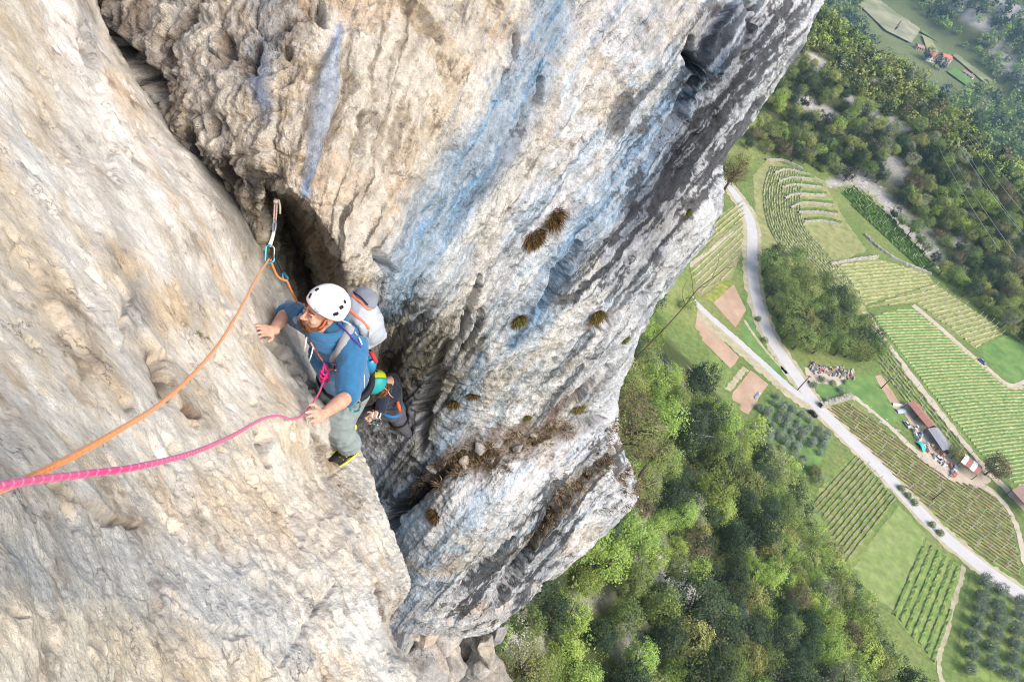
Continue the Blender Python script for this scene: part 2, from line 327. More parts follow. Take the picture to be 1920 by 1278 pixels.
# mineral stains; cave shade and a grey recess are painted in here too
cream = lin(233, 222, 204); white = lin(232, 231, 229); tan = lin(203, 178, 143); ochre = lin(198, 150, 100); blue = lin(134, 170, 202); slate = lin(112, 124, 144); dark = lin(62, 62, 66); brown = lin(112, 88, 66); grey = lin(176, 176, 174)
JJ = 0.3 * jag[..., None]
crA = fbm(S * np.array([10, 2.2, 1]) + JJ, 6, 201, .66); crB = fbm(W * 4 + JJ, 6, 203, .68); crC = fbm(S * np.array([30, 6, 1]) + JJ, 5, 205, .66); crD = fbm(W * 2.2 + JJ, 6, 207, .66); crE = fbm(W * 1.5 + 9 + JJ, 6, 209, .62)
cool = sst(800, 960, q + 150 * crA + 70 * n_lo); warm = 1 - cool
C = np.broadcast_to(lin(232, 223, 208), px.shape + (3,)).copy()
C = lay(C, warm * sst(.03, .13, crB) * .5, lin(212, 190, 156)); C = lay(C, warm * sst(.12, .2, crD) * .5 * (.35 + .65 * nod), lin(202, 160, 112)); C = lay(C, warm * sst(.05, .13, crE) * .7, lin(238, 230, 216)); C = lay(C, warm * sst(.14, .24, crA) * .5, lin(164, 148, 124))
C = lay(C, cool, lin(234, 234, 234)); C = lay(C, cool * sst(.0, .16, crA) * .6, lin(186, 210, 230)); C = lay(C, cool * sst(.08, .17, crE) * .55, lin(236, 226, 208)); C = lay(C, cool * sst(.10, .22, crC) * .4, lin(168, 173, 182)); C = lay(C, cool * sst(.16, .24, crD) * .35, lin(200, 182, 158))
j2 = 1.0 * crA + 0.4 * jag
DW = np.zeros(px.shape)
for pts, wd, a_ in [([(1460, 0), (1360, 180), (1260, 320), (1190, 440), (1090, 560)], [70, 95, 100, 80, 40], .88), ([(1260, 480), (1150, 620), (1020, 770)], [40, 46, 30], .55), ([(760, 560), (800, 640), (760, 760), (760, 880)], [50, 74, 66, 44], .8), ([(1140, 860), (1010, 1010), (900, 1130)], [34, 56, 60], .9), ([(190, 0), (250, 110), (330, 250), (500, 350)], [60, 60, 34, 22], .9), ([(880, 540), (850, 660), (820, 760)], [30, 40, 30], .6), ([(1350, 40), (1320, 110)], [50, 50], .5), ([(590, 0), (610, 60)], [26, 22], .6), ([(640, 380), (700, 480), (720, 560)], [40, 46, 40], .6), ([(1030, 100), (1010, 200), (960, 240)], [18, 22, 16], .5), ([(700, 960), (780, 900)], [40, 30], .8)]: DW = np.maximum(DW, a_ * stroke(px, py, pts, np.array(wd) * 1.1, .9, .8 * jag))
BLUES = [([(1045, -40), (1030, 60), (990, 150), (940, 215), (870, 320), (800, 410), (755, 470), (735, 560)], [28, 36, 36, 38, 46, 50, 44, 26], 1.0, lin(134, 172, 204)), ([(985, 230), (900, 340), (850, 400)], [9, 15, 10], 0.6, slate),
 ([(630, 60), (612, 130), (598, 210), (585, 300), (572, 365)], [6, 9, 12, 10, 9], 0.95, lin(165, 192, 226)), ([(520, -20), (505, 60), (480, 150), (500, 220)], [32, 34, 26, 14], 0.65, lin(130, 140, 155)), ([(478, 100), (495, 190)], [20, 12], .6, lin(120, 145, 180)),
 ([(1330, 120), (1240, 220), (1180, 330), (1120, 400), (1060, 480), (1010, 590), (960, 640)], [30, 36, 46, 42, 30, 22, 12], 0.95, lin(130, 166, 200)), ([(1420, 40), (1360, 190), (1280, 300), (1210, 400), (1180, 470), (1150, 520)], [24, 34, 46, 46, 34, 20], 0.6, lin(112, 126, 148)),
 ([(1400, 60), (1350, 200), (1280, 290), (1215, 360), (1150, 430), (1090, 490)], [12, 18, 22, 20, 14, 8], 0.6, lin(60, 64, 74)), ([(1260, 330), (1210, 420), (1230, 470)], [16, 28, 18], 0.65, lin(70, 76, 90)), ([(900, 680), (870, 760), (810, 870), (760, 930)], [14, 20, 20, 16], 0.75, blue), ([(860, 480), (800, 560), (760, 620)], [24, 20, 12], .55, blue), ([(1000, 380), (960, 470), (930, 560)], [26, 30, 20], .4, lin(170, 195, 225)),
 ([(1350, 40), (1330, 90), (1310, 120)], [26, 30, 20], 0.7, lin(108, 122, 142)), ([(1240, -20), (1200, 60), (1230, 110)], [26, 24, 12], .5, grey), ([(940, 60), (1080, 130)], [8, 6], .3, tan),
 ([(860, 1030), (830, 1070), (820, 1100)], [12, 16, 8], 0.7, blue), ([(900, 930), (870, 990)], [16, 12], 0.5, lin(160, 190, 222)), ([(1050, 950), (960, 1080), (880, 1140)], [30, 34, 24], 0.55, lin(140, 150, 165)), ([(1110, 900), (1030, 970), (960, 1060)], [10, 15, 12], 0.75, lin(60, 60, 62)),
 ([(190, 0), (215, 40), (240, 80), (290, 170)], [26, 30, 30, 14], 0.85, lin(66, 68, 74)), ([(270, 10), (262, 60)], [12, 10], .7, brown), ([(235, 160), (262, 190)], [14, 12], .6, lin(150, 180, 210))]
for pts, wd, a, c in BLUES: C = lay(C, a * stroke(px, py, pts, np.array(wd) * 1.15, 0.7, j2) * (.62 + .38 * sst(-.12, .1, crA + .6 * crC)), c)
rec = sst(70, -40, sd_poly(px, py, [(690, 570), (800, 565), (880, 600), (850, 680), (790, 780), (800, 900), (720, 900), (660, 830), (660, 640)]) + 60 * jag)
C = lay(C, rec * (0.5 + 0.6 * crA + 0.4 * jag), lin(72, 74, 78)); C = lay(C, rec * sst(0.1, 0.45, fbm(S * np.array([8, 2, 1]), 3, 83)) * 0.8, lin(200, 190, 170))  # recess laid over in dark grey, with paler streaks on top
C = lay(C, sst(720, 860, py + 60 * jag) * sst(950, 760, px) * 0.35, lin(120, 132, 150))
C = lay(C, cave * 0.95, lin(44, 42, 41))  # cave painted near black: its shade goes into the rock colour
C = lay(C, 0.55 * stroke(px, py, [(350, 270), (440, 300), (520, 370), (600, 440), (650, 530)], 20, .8, jag), lin(150, 138, 120)); C = lay(C, 0.5 * sst(0.1, 0.5, pitn) * nod, brown)
ledge = stroke(px, py, [(740, 960), (830, 880), (930, 835), (1040, 805), (1130, 790)], [8, 26, 34, 22, 10], .5, j2)
C = lay(C, ledge * 0.75, lin(118, 96, 80)); C = lay(C, 0.65 * stroke(px, py, [(1140, 850), (1090, 900), (1050, 950), (990, 1030)], [24, 14, 12, 8], .6, j2), lin(104, 92, 70)); C = lay(C, 0.7 * stroke(px, py, [(1100, 610), (1160, 570)], 9, .6, j2), brown)
C = lay(C, 0.6 * stroke(px, py, [(1140, 690), (1080, 745), (1030, 775)], [4, 9, 6], .6, j2), lin(120, 90, 80)); C = lay(C, sst(940, 1100, py) * sst(0.15, 0.5, st2) * 0.4, lin(150, 158, 170)); C = lay(C, 0.45 * sst(0.25, 0.6, fbm(W * 2.2, 3, 17)) * sst(880, 940, py) * sst(1000, 860, px), lin(226, 196, 158))
edge_ = sst(90, 10, dist_poly(px, py, RIGHT_EDGE[2:24])[0] + 60 * crA); C = lay(C, edge_ * .75, lin(222, 228, 236)); C = lay(C, edge_ * sst(.02, .12, crC) * .5, lin(150, 158, 170))
spk = fbm(W * 26, 2, 19)
dk = np.maximum(sst(.30 - .34 * DW, .42 - .34 * DW, crA + .35 * crC), sst(.42 - .40 * DW, .5 - .36 * DW, crB + .25 * spk)); C = lay(C, dk * (.45 + .45 * DW), lin(50, 52, 58)); C = lay(C, sst(.22, .32, crB * .6 + .5 * crC) * .5 * (1 - DW), lin(120, 104, 88))
C = C * (1 + 0.2 * spk + 0.16 * fine + 0.14 * jag + .12 * crB)[..., None]
HALF = 0.80
def flow_attr(me, v):
    a = me.attributes.new('flow', 'FLOAT_VECTOR', 'POINT'); a.data.foreach_set('vector', v.astype(np.float32).ravel())
me = mesh_np('cliff_wall_right', Wd.reshape(-1, 3), grid_faces(NV, NU + NW)); flow_attr(me, np.stack([q * .0045, py * .0012, d * .3], -1)); vcol(me, 'surface_col', np.clip(C.reshape(-1, 3) * HALF, 0, 1))
def rock_mat(name, amt, sc, streak, grain, speck, crack):
    mt = bpy.data.materials.new(name); mt.use_nodes = True; t = mt.node_tree; N = t.nodes; b = N['Principled BSDF']; b.inputs['Roughness'].default_value = .92; b.inputs['Specular IOR Level'].default_value = .12
    tc = N.new('ShaderNodeTexCoord'); at = N.new('ShaderNodeAttribute'); at.attribute_name = 'surface_col'; fl = N.new('ShaderNodeAttribute'); fl.attribute_name = 'flow'; col = at.outputs['Color']
    def noise(vec, s, det, ro): n = N.new('ShaderNodeTexNoise'); n.inputs['Scale'].default_value = s; n.inputs['Detail'].default_value = det; n.inputs['Roughness'].default_value = ro; t.links.new(vec, n.inputs['Vector']); return n.outputs[0]
    def rng_(x, a_, b_, c_, d_): m_ = N.new('ShaderNodeMapRange'); m_.inputs[1].default_value, m_.inputs[2].default_value, m_.inputs[3].default_value, m_.inputs[4].default_value = a_, b_, c_, d_; t.links.new(x, m_.inputs[0]); return m_.outputs[0]
    def mul(c, f): m_ = N.new('ShaderNodeMix'); m_.data_type = 'RGBA'; m_.blend_type = 'MULTIPLY'; m_.inputs[0].default_value = 1; t.links.new(c, m_.inputs[6]); t.links.new(f, m_.inputs[7]); return m_.outputs[2]
    O = tc.outputs['Object']; F = fl.outputs['Vector']
    col = mul(col, rng_(noise(F, 16, 9, .68), .36, .66, 1 - streak, 1 + streak * .6))
    g = noise(O, 26, 11, .74); col = mul(col, rng_(g, .34, .66, 1 - grain, 1 + grain * .7))
    col = mul(col, rng_(noise(O, 75, 4, .6), .60, .70, 1.0, 1 - speck)); col = mul(col, rng_(noise(O, 5, 8, .7), .55, .72, 1.0, 1 - speck * .5))
    pit = rng_(noise(O, sc * .30, 7, .72), .61, .70, 0.0, 1.0); inv = rng_(pit, 0, 1, 1.0, 1 - speck * .75); col = mul(col, inv)
    def veins(vec, s, wid, lo):      # thin ragged cracks where a noise crosses its middle value
        n = noise(vec, s, 6, .6); ab = N.new('ShaderNodeMath'); ab.operation = 'SUBTRACT'; ab.inputs[1].default_value = .5; t.links.new(n, ab.inputs[0]); a2 = N.new('ShaderNodeMath'); a2.operation = 'ABSOLUTE'; t.links.new(ab.outputs[0], a2.inputs[0])
        cm = N.new('ShaderNodeMath'); cm.operation = 'MULTIPLY'; t.links.new(rng_(a2.outputs[0], 0.0, wid, 1.0, 0.0), cm.inputs[0]); t.links.new(rng_(noise(O, 3.1, 5, .6), lo, lo + .08, 0, 1), cm.inputs[1]); return cm.outputs[0]
    ck = veins(F if crack == 'F' else O, 7 if crack == 'F' else 5, .010, .53); col = mul(col, rng_(ck, 0, 1, 1.0, 1 - speck))
    t.links.new(col, b.inputs['Base Color']); prev = None
    for x, a_ in ((inv, amt * 2.0), (rng_(ck, 0, 1, 1, 0), amt * 1.5), (noise(O, sc * .35, 8, .62), amt * 3.2), (g, amt * 1.6), (noise(O, sc * 1.7, 5, .6), amt)):
        bp = N.new('ShaderNodeBump'); bp.inputs['Distance'].default_value = a_; bp.inputs['Strength'].default_value = 1; t.links.new(x, bp.inputs['Height'])
        if prev: t.links.new(prev.outputs[0], bp.inputs['Normal'])
        prev = bp
    t.links.new(prev.outputs[0], b.inputs['Normal']); return mt
M_ROCK = rock_mat('limestone_streaked', 0.012, 45, .24, .18, .42, 'F'); M_ROCK2 = rock_mat('limestone_slab', 0.0035, 80, .13, .16, .36, 'O')
cliff_r = tag(link('cliff_wall_right', me, None, [M_ROCK]), kind='structure')
def grid_lookup(Wd, nrm):
    r = (Wd - np.array([0, 0, CAM_H])) @ np.stack([EX, EY, EZ]); gx_ = CX + FPX * r[..., 0] / r[..., 2]; gy_ = CY + FPX * r[..., 1] / r[..., 2]; gd_ = r[..., 2]
    def f(px_, py_):
        k = (np.abs(gx_ - px_) < 5) & (np.abs(gy_ - py_) < 5)
        if not k.any(): k = np.hypot(gx_ - px_, gy_ - py_) < 14
        i = np.argmin(np.where(k, gd_, 1e9)); i = np.unravel_index(i, gd_.shape); return Vector(Wd[i]), Vector(nrm[i]), float(gd_[i])
    return f
on_right = grid_lookup(Wd, nrm)

# ---- left wall
f_l = coarse(tps(LEFT_D), -420, 1000, -300, 1560)
NV, NU, NW = 620, 430, 30
px, py, d = wall_grid(LEFT_EDGE, lambda E: np.stack([np.full(len(E), -260.0) + 0 * E[:, 1], E[:, 1] * 1.02 + 10], -1), f_l, NV, NU, NW, 0.5, 46, 2.6)
W = P(px, py, d); nrm = grid_normals(W)
D2 = np.stack([(px * 0.86 - py * 0.5) * 0.005, (px * 0.5 + py * 0.86) * 0.0016, d * 0.3], -1)   # bands running down to the right
n_lo = fbm(W * 1.1, 3, 103); jag = fbm(W * 4.5, 4, 105); fine = fbm(W * 16, 3, 141); bd = fbm(D2 * np.array([2, 1.3, 1]), 4, 121); bd2 = fbm(D2 * np.array([6, 1.6, 1]), 4, 133)
low = sst(780, 1000, py + 0.15 * px)
cA, cB, cr = worley(W * 9 + 0.35 * jag[..., None], 14)
rid2 = fbm(W * 8.0 + 0.3 * jag[..., None], 5, 157, ridged=True, gain=.6)
bump_ = 0.030 * n_lo + 0.008 * jag + 0.008 * bd2 + 0.006 * rid2 + 0.005 * fine + low * (0.018 * rid2 + 0.010 * np.floor(cr * 3) / 3) + 0.015 * sst(-.05, .05, bd + .25 * jag)
pit = fbm(W * 9 + 3, 3, 177)
bump_ -= 0.05 * sst(0.34, 0.6, pit) * sst(230, 60, np.hypot((px - 470) * .8, py - 830)) + 0.03 * sst(0.42, 0.62, pit)
for pts, wd, dep in [([(90, 150), (102, 188)], [2, 3], .05), ([(255, 545), (230, 590), (228, 660)], [3, 5, 3], .05), ([(600, 905), (640, 880)], [3, 4], .03), ([(470, 590), (500, 640), (545, 670)], [4, 7, 5], .12), ([(290, 670), (300, 730), (310, 745)], [7, 8, 5], .10), ([(345, 770), (362, 784)], [8, 9], .10), ([(480, 820), (495, 870)], [5, 6], .10),
   ([(62, 895), (130, 935), (190, 975), (250, 985)], [5, 9, 10, 5], .07), ([(0, 1150), (30, 1165)], [10, 12], .07), ([(705, 1090), (712, 1150)], [4, 5], .06), ([(620, 1100), (560, 1190), (520, 1250)], [5, 8, 5], .03), ([(300, 1110), (380, 1180), (480, 1200)], [6, 8, 6], .035), ([(590, 820), (612, 850), (640, 880)], [5, 9, 5], .14), ([(150, 60), (190, 220), (205, 330)], [10, 16, 8], .05), ([(40, 480), (120, 620), (230, 760)], [12, 16, 10], .05)]:
    bump_ -= .6 * dep * stroke(px, py, pts, np.array(wd) * .75, 0.7, 2.2 * jag + 1.2 * fine)
fade = np.ones(px.shape); fade[:, NU:] = np.linspace(1, 0.5, NW)
near = np.clip(d / 3.0, 0.35, 1.0)
Wd = W + nrm * (bump_ * fade * near)[..., None]
crB = fbm(W * 5 + .3 * jag[..., None], 6, 303, .68); crD = fbm(W * 2.6 + .3 * jag[..., None], 6, 307, .66)
C = np.broadcast_to(lin(229, 221, 207), px.shape + (3,)).copy()
C = lay(C, sst(.05, .15, crD) * .4, lin(212, 190, 156)); C = lay(C, sst(.04, .14, crB) * .6, lin(242, 238, 228)); C = lay(C, sst(.14, .24, -crB) * .3, lin(176, 164, 146))
C = lay(C, sst(-0.05, 0.35, bd + 0.3 * jag) * 0.6, lin(206, 188, 158)); C = lay(C, sst(0.08, 0.25, fbm(W * 2.1, 6, 161, .6)) * 0.5, lin(212, 182, 144)); C = lay(C, sst(0.1, 0.25, fbm(W * 3.1, 6, 165, .62)) * 0.5, lin(188, 184, 178)); C = lay(C, sst(0.12, 0.25, fbm(W * 3.7 + 9, 6, 167, .62)) * 0.55, lin(240, 234, 222)); C = lay(C, sst(0.05, 0.4, fbm(D2 * np.array([3, 1, 1]) + 5, 4, 163)) * 0.7, lin(238, 236, 228)); C = lay(C, sst(0.12, 0.45, bd2 + .2 * jag) * 0.35, lin(178, 178, 176))
j2 = 1.0 * bd2 + 0.6 * jag
PAINT = [([(-20, 30), (60, 130), (75, 260)], [60, 40, 20], .6, lin(186, 170, 142)), ([(60, -40), (130, 120), (180, 260), (260, 430), (300, 520)], [30, 40, 40, 30, 20], .75, lin(240, 236, 228)), ([(140, -20), (165, 80), (180, 150)], [14, 16, 6], .7, lin(150, 148, 146)), ([(-20, 320), (50, 450), (140, 600), (220, 740)], [60, 60, 44, 30], .6, lin(204, 178, 138)), ([(120, 260), (200, 380), (240, 470)], [14, 16, 12], .5, lin(160, 155, 150)),
 ([(150, 520), (260, 640), (330, 780)], [30, 50, 40], .45, lin(206, 180, 144)), ([(250, 545), (262, 600)], [26, 20], .75, lin(148, 152, 156)), ([(380, 300), (440, 420), (500, 520)], [16, 26, 20], .75, lin(128, 124, 120)), ([(430, 330), (500, 420), (520, 500)], [34, 30, 26], .8, lin(118, 116, 114)), ([(398, 390), (420, 470), (440, 540)], [8, 12, 8], .6, lin(232, 226, 214)), ([(480, 420), (478, 500), (490, 560)], [9, 8, 6], .7, lin(235, 228, 214)), ([(445, 560), (540, 680), (640, 800)], [14, 18, 14], .35, lin(150, 148, 146)), ([(520, 560), (590, 700), (650, 800)], [26, 26, 16], .6, lin(178, 182, 188)),  # dark greys by the cave paint shade onto the turned-away flank
 ([(0, 960), (60, 1040), (200, 1060), (400, 1140), (560, 1230)], [40, 80, 90, 70, 30], .75, lin(176, 182, 186)), ([(0, 1080), (120, 1120)], [50, 26], .5, lin(140, 154, 166)), ([(100, 920), (200, 970), (260, 985)], [14, 18, 10], .6, lin(150, 130, 104)), ([(330, 960), (560, 960), (640, 1060)], [40, 60, 40], .4, lin(230, 204, 168)), ([(280, 680), (300, 740)], [22, 14], .4, lin(120, 110, 104)),
 ([(590, 830), (620, 880)], [10, 14], .6, lin(140, 120, 98)), ([(740, 1140), (740, 1220)], [30, 40], .6, lin(178, 178, 178)), ([(200, 140), (250, 240), (330, 380)], [10, 12, 8], .5, lin(196, 160, 120)), ([(0, 1180), (200, 1220), (500, 1260)], [50, 60, 40], .5, lin(226, 214, 190))]
for pts, wd, a, c in PAINT: C = lay(C, a * stroke(px, py, pts, np.array(wd) * 1.1, 0.8, j2) * (0.8 + 0.35 * bd), c)
rust = stroke(px, py, [(285, 670), (300, 740)], 9, .6, jag) + stroke(px, py, [(345, 770), (364, 786)], 9, .6, jag) + 0.8 * stroke(px, py, [(478, 815), (496, 870)], 6, .6, jag) + .8 * stroke(px, py, [(712, 1140), (716, 1158)], 6, .5, jag)
C = lay(C, rust * 0.8, lin(92, 66, 54))
spk = fbm(W * 40, 2, 119); C = C * (1 + 0.12 * spk * (0.6 + .6 * low) + 0.10 * fine + 0.05 * jag + .05 * rid2 + .10 * crB)[..., None]
C = lay(C, sst(.30, .40, -crB + .25 * spk) * .4, lin(120, 106, 92))
C = lay(C, sst(0.5, 0.8, spk + 0.35 * pit) * 0.35, lin(110, 100, 90)); C = lay(C, sst(40, 0, np.hypot((px - 252) * .9, (py - 585) * .6)) * sst(-.1, .2, spk) * .55, lin(90, 94, 98))
me = mesh_np('cliff_wall_left', Wd.reshape(-1, 3), grid_faces(NV, NU + NW)); flow_attr(me, D2 * np.array([1.0, .8, 1])); vcol(me, 'surface_col', np.clip(C.reshape(-1, 3) * HALF * 1.0, 0, 1))
cliff_l = tag(link('cliff_wall_left', me, None, [M_ROCK2]), kind='structure'); on_left = grid_lookup(Wd, nrm)
# ------------------------------------------------------------------ the valley: terrain, fields, roads
def hgt(x, y):
    x = np.asarray(x, float); y = np.asarray(y, float)
    xb = np.interp(y, [20, 60, 96, 112, 135, 150, 169, 200, 230, 260], [125, 115, 102, 90, 76, 56, 44, 38, 38, 40]); A = np.interp(y, [0, 60, 100, 135, 170, 230, 280], [64, 60, 54, 36, 15, 8, 5])
    t = np.clip((xb - x) / (xb - 3), 0, 1.5); p3 = np.stack([x * .05, y * .05, 0 * x], -1); nz = fbm(p3, 3, 5)
    z = A * t ** 1.25 + 4.0 * nz * sst(0.03, 0.25, t)
    yf = np.interp(x, [-50, 48, 84, 126, 151, 250, 500], [282, 280, 292, 272, 252, 200, 120]); yc = np.interp(x, [40, 64, 86, 100, 124, 152, 200, 300, 500], [382, 378, 375, 372, 355, 330, 290, 230, 150]); Hc = np.interp(x, [0, 40, 64, 86, 100, 124, 152, 200, 300], [40, 32, 26, 22, 22, 20, 16, 8, 0])
    s = np.clip((y - yf) / (yc - yf), 0, 1); z = z + Hc * (0.6 * s + 0.4 * s * s * (3 - 2 * s)) + 1.6 * nz * sst(0.05, 0.4, s)
    k = np.clip((y - yc) / 340, 0, 1); z = z - (137 + Hc) * (1 - (1 - k) ** 1.8)
    sd_ = (x - 233) * .614 + (y - 1115) * .789; z = z + 0.5 * np.clip(sd_, 0, 420) + 14 * nz * sst(0, 80, sd_)
    return z
CAMP = np.array([0, 0, CAM_H])
def ray(px, py): return cam2world([px - CX, py - CY, FPX]) - CAMP
def G0(px, py):
    r = ray(px, py); s = -CAM_H / r[2]; return Vector((r[0] * s, r[1] * s, 0))
def G(px, py, lift=0.0):
    r = ray(px, py); ts = np.concatenate([np.arange(.02, .12, .0008), np.arange(.12, .4, .001), np.arange(.4, 1.6, .004)]); q = CAMP + ts[:, None] * r
    b = q[:, 2] < hgt(q[:, 0], q[:, 1]) + lift; k = int(np.argmax(b)) if b.any() else len(ts) - 1
    return Vector(q[k])
def proj(p):
    p = np.asarray(p, float) - CAMP; R_ = np.stack([EX, EY, EZ]); c = p @ R_
    return CX + FPX * c[..., 0] / c[..., 2], CY + FPX * c[..., 1] / c[..., 2], c[..., 2]
xs = np.r_[np.arange(-420, -40, 30), np.arange(-40, 220, 2.6), np.arange(220, 700, 9), np.arange(700, 2200, 60)]
ys = np.r_[np.arange(-200, -20, 30), np.arange(-20, 420, 2.6), np.arange(420, 1300, 8), np.arange(1300, 3600, 60)]
gx, gy = np.meshgrid(xs, ys); gz = hgt(gx, gy)
grass = np.array([.16, .22, .07]); wood = np.array([.06, .075, .028]); scree = np.array([.42, .40, .37]); straw = np.array([.22, .22, .085])
C = np.broadcast_to(grass, gx.shape + (3,)).copy(); ppx, ppy, _ = proj(np.stack([gx, gy, gz], -1)); nn = fbm(np.stack([gx * .09, gy * .09, gz * 0], -1), 4, 8)
C = lay(C, sst(-.2, .4, nn) * .5, straw)
yf_ = np.interp(gx, [-50, 48, 84, 126, 151, 250, 500], [282, 280, 292, 272, 252, 200, 120])
C = lay(C, np.maximum(sst(1.0, 4.0, gz) * sst(168, 150, gy), sst(4, 10, gy - yf_)) * .95, wood)
hole = fbm(np.stack([gx * .075, gy * .075, gz * 0 + 4], -1), 3, 66); C = lay(C, sst(.34, .48, hole) * sst(2, 8, gz) * .9, scree)
for pts, wd in [([(1215, 690), (1240, 690), (1262, 720)], [12, 14, 8]), ([(1180, 1160), (1190, 1240), (1230, 1290)], [14, 22, 22]), ([(1240, 880), (1262, 890)], [14, 10]), ([(1555, 345), (1600, 330), (1640, 360), (1690, 410), (1730, 450), (1765, 490)], [8, 13, 12, 14, 14, 8]), ([(1655, 265), (1668, 275)], [10, 10]), ([(1790, 450), (1810, 460)], [14, 10]), ([(1080, 1140), (1130, 1130)], [12, 14]), ([(1390, 1140), (1400, 1190), (1470, 1260)], [14, 14, 14]), ([(1800, 10), (1860, 60), (1880, 110)], [16, 12, 10]), ([(1870, 0), (1920, 30)], [24, 20]), ([(1885, 120), (1920, 140)], [12, 10])]:
    C = lay(C, stroke(ppx, ppy, pts, wd, .6, nn) * sst(0, 40, gy) * .95, scree)
far = sst(560, 640, gy)
C = lay(C, far * sst(30, -30, sd_poly(ppx, ppy, [(1640, -40), (1700, 0), (1880, 160), (1860, 210), (1640, 130), (1600, 20)])), np.array([.16, .19, .08]))
C = C * (1 + .25 * nn)[..., None]
me = mesh_np('ground', np.stack([gx, gy, gz], -1).reshape(-1, 3), grid_faces(len(ys), len(xs))); vcol(me, 'surface_col', np.clip(C.reshape(-1, 3), 0, 1))
M_GROUND = mat('valley_ground', (1, 1, 1), 0.95, var=.3, scale=.8, attr='surface_col', spec=.1, detail=10, bump=.25, bscale=.9)
ground = tag(link('ground', me, None, [M_GROUND]), kind='structure')

G_GRASS = mat('meadow_grass', (.17, .26, .07), .95, var=.3, scale=.5, col2=(.25, .30, .10), spec=.1, detail=12, bump=.12, bscale=3)
G_GREEN = mat('lush_grass', (.12, .225, .07), .95, var=.25, scale=.35, col2=(.17, .27, .085), spec=.1, detail=12, bump=.12, bscale=3)
G_STRAW = mat('vineyard_turf', (.25, .28, .11), .95, var=.3, scale=.4, col2=(.31, .30, .14), spec=.1, detail=12, bump=.12, bscale=3)
G_SOIL = mat('tilled_soil', (.43, .30, .21), .95, var=.14, scale=.3, col2=(.48, .35, .255), spec=.1, detail=12, bump=.1, bscale=4)
G_ROAD = mat('road_asphalt', (.50, .49, .48), .9, var=.08, scale=.4, spec=.2, detail=10)
G_PATH = mat('gravel_path', (.46, .40, .30), .95, var=.2, scale=.7, col2=(.38, .36, .22), spec=.1, detail=10)
G_DIRT = mat('pale_dirt', (.48, .42, .33), .95, var=.18, scale=.4, spec=.1, detail=10)
G_ROWS = mat('vine_row_litter', (.36, .37, .19), .95, var=.3, scale=.9, spec=.1, col2=(.27, .31, .13))
G_ROWB = mat('vine_row_soil', (.24, .17, .115), .95, var=.3, scale=.9, spec=.1, col2=(.19, .15, .09))
G_ROWG = mat('vine_row_green', (.10, .18, .045), .95, var=.3, scale=.9, spec=.1, col2=(.14, .20, .06))
M_POST = mat('concrete_post', (.58, .57, .52), .85, var=.1, scale=3)
M_STONE = mat('dry_stone', (.36, .34, .29), .95, var=.3, scale=2.5, bump=.06, bscale=5)
M_WOODP = mat('weathered_wood', (.10, .075, .06), .9, var=.2, scale=4)
def sheet(name, poly, mt, z=.03, jig=.35, kind='structure'):
    if name == 'soil_field': jig = .12
    """flat patch of land from its outline, the border slightly uneven"""
    v = []; n = len(poly)
    for i in range(n):
        a = G0(*poly[i]); b = G0(*poly[(i + 1) % n]); k = max(2, int((b - a).length / 1.2))
        for s in range(k):
            p = a.lerp(b, s / k); v.append((p.x + random.uniform(-jig, jig), p.y + random.uniform(-jig, jig), z))
    me = bpy.data.meshes.new(name); me.from_pydata(v, [], [tuple(range(len(v)))]); me.update()
    if me.polygons[0].normal.z < 0: me.flip_normals()
    return tag(link(name, me, None, [mt]), kind=kind)
def ribbon(name, ctrl, width, mt, z=.06, n=90, jig=.12, world=False):
    c = np.array([list(G0(*p))[:2] for p in ctrl]) if not world else np.asarray(ctrl); c = curve_pts(c, n); t = np.gradient(c, axis=0); t /= np.linalg.norm(t, axis=1)[:, None]; nr = np.stack([-t[:, 1], t[:, 0]], -1)
    wv = np.interp(np.linspace(0, 1, n), np.linspace(0, 1, len(width)), width) if hasattr(width, '__len__') else np.full(n, width)
    ja = rng.uniform(-jig, jig, n); jb = rng.uniform(-jig, jig, n)
    a = c + nr * (wv / 2 + ja)[:, None]; b = c - nr * (wv / 2 + jb)[:, None]
    v = np.zeros((2 * n, 3)); v[0::2, :2] = a; v[1::2, :2] = b; v[:, 2] = z
    f = [(2 * i, 2 * i + 1, 2 * i + 3, 2 * i + 2) for i in range(n - 1)]
    me = bpy.data.meshes.new(name); me.from_pydata([tuple(q) for q in v], [], f); me.update()
    if me.polygons[0].normal.z < 0: me.flip_normals()
    return tag(link(name, me, None, [mt]), kind='structure')
ROAD = [(1350, 336), (1364, 346), (1382, 370), (1400, 398), (1410, 432), (1410, 480), (1413, 530), (1424, 580), (1440, 625), (1465, 665), (1495, 708), (1522, 748), (1555, 785), (1600, 830), (1660, 888), (1705, 938), (1760, 995), (1815, 1042), (1870, 1084), (1935, 1128)]
ribbon('road', ROAD, [2.6, 3.4, 3.6, 3.8, 4.0, 4.2, 4.0, 4.0], G_ROAD, .07, 160, .05)
ribbon('road_verge', ROAD, 6.4, G_PATH, .05, 160, .5)
ribbon('lane', [(1262, 522), (1290, 552), (1325, 588), (1380, 636), (1440, 690), (1490, 735), (1528, 757)], [2.0, 2.2, 2.4], G_ROAD, .068, 80, .15)
ribbon('lane_verge', [(1262, 530), (1290, 562), (1325, 598), (1380, 646), (1440, 698), (1490, 741), (1528, 762)], 5.0, G_PATH, .045, 80, .5)
ribbon('farm_track', [(1268, 520), (1310, 485), (1345, 460), (1378, 435)], 1.2, G_DIRT, .066, 40)
ribbon('farm_track', [(1712, 572), (1760, 612), (1800, 648), (1850, 690), (1895, 724), (1930, 716)], 2.4, G_DIRT, .064, 60)
ribbon('farm_track', [(1622, 585), (1660, 640), (1700, 694), (1760, 770), (1810, 835), (1850, 882), (1885, 915), (1930, 962)], 2.6, G_DIRT, .064, 60, .3)
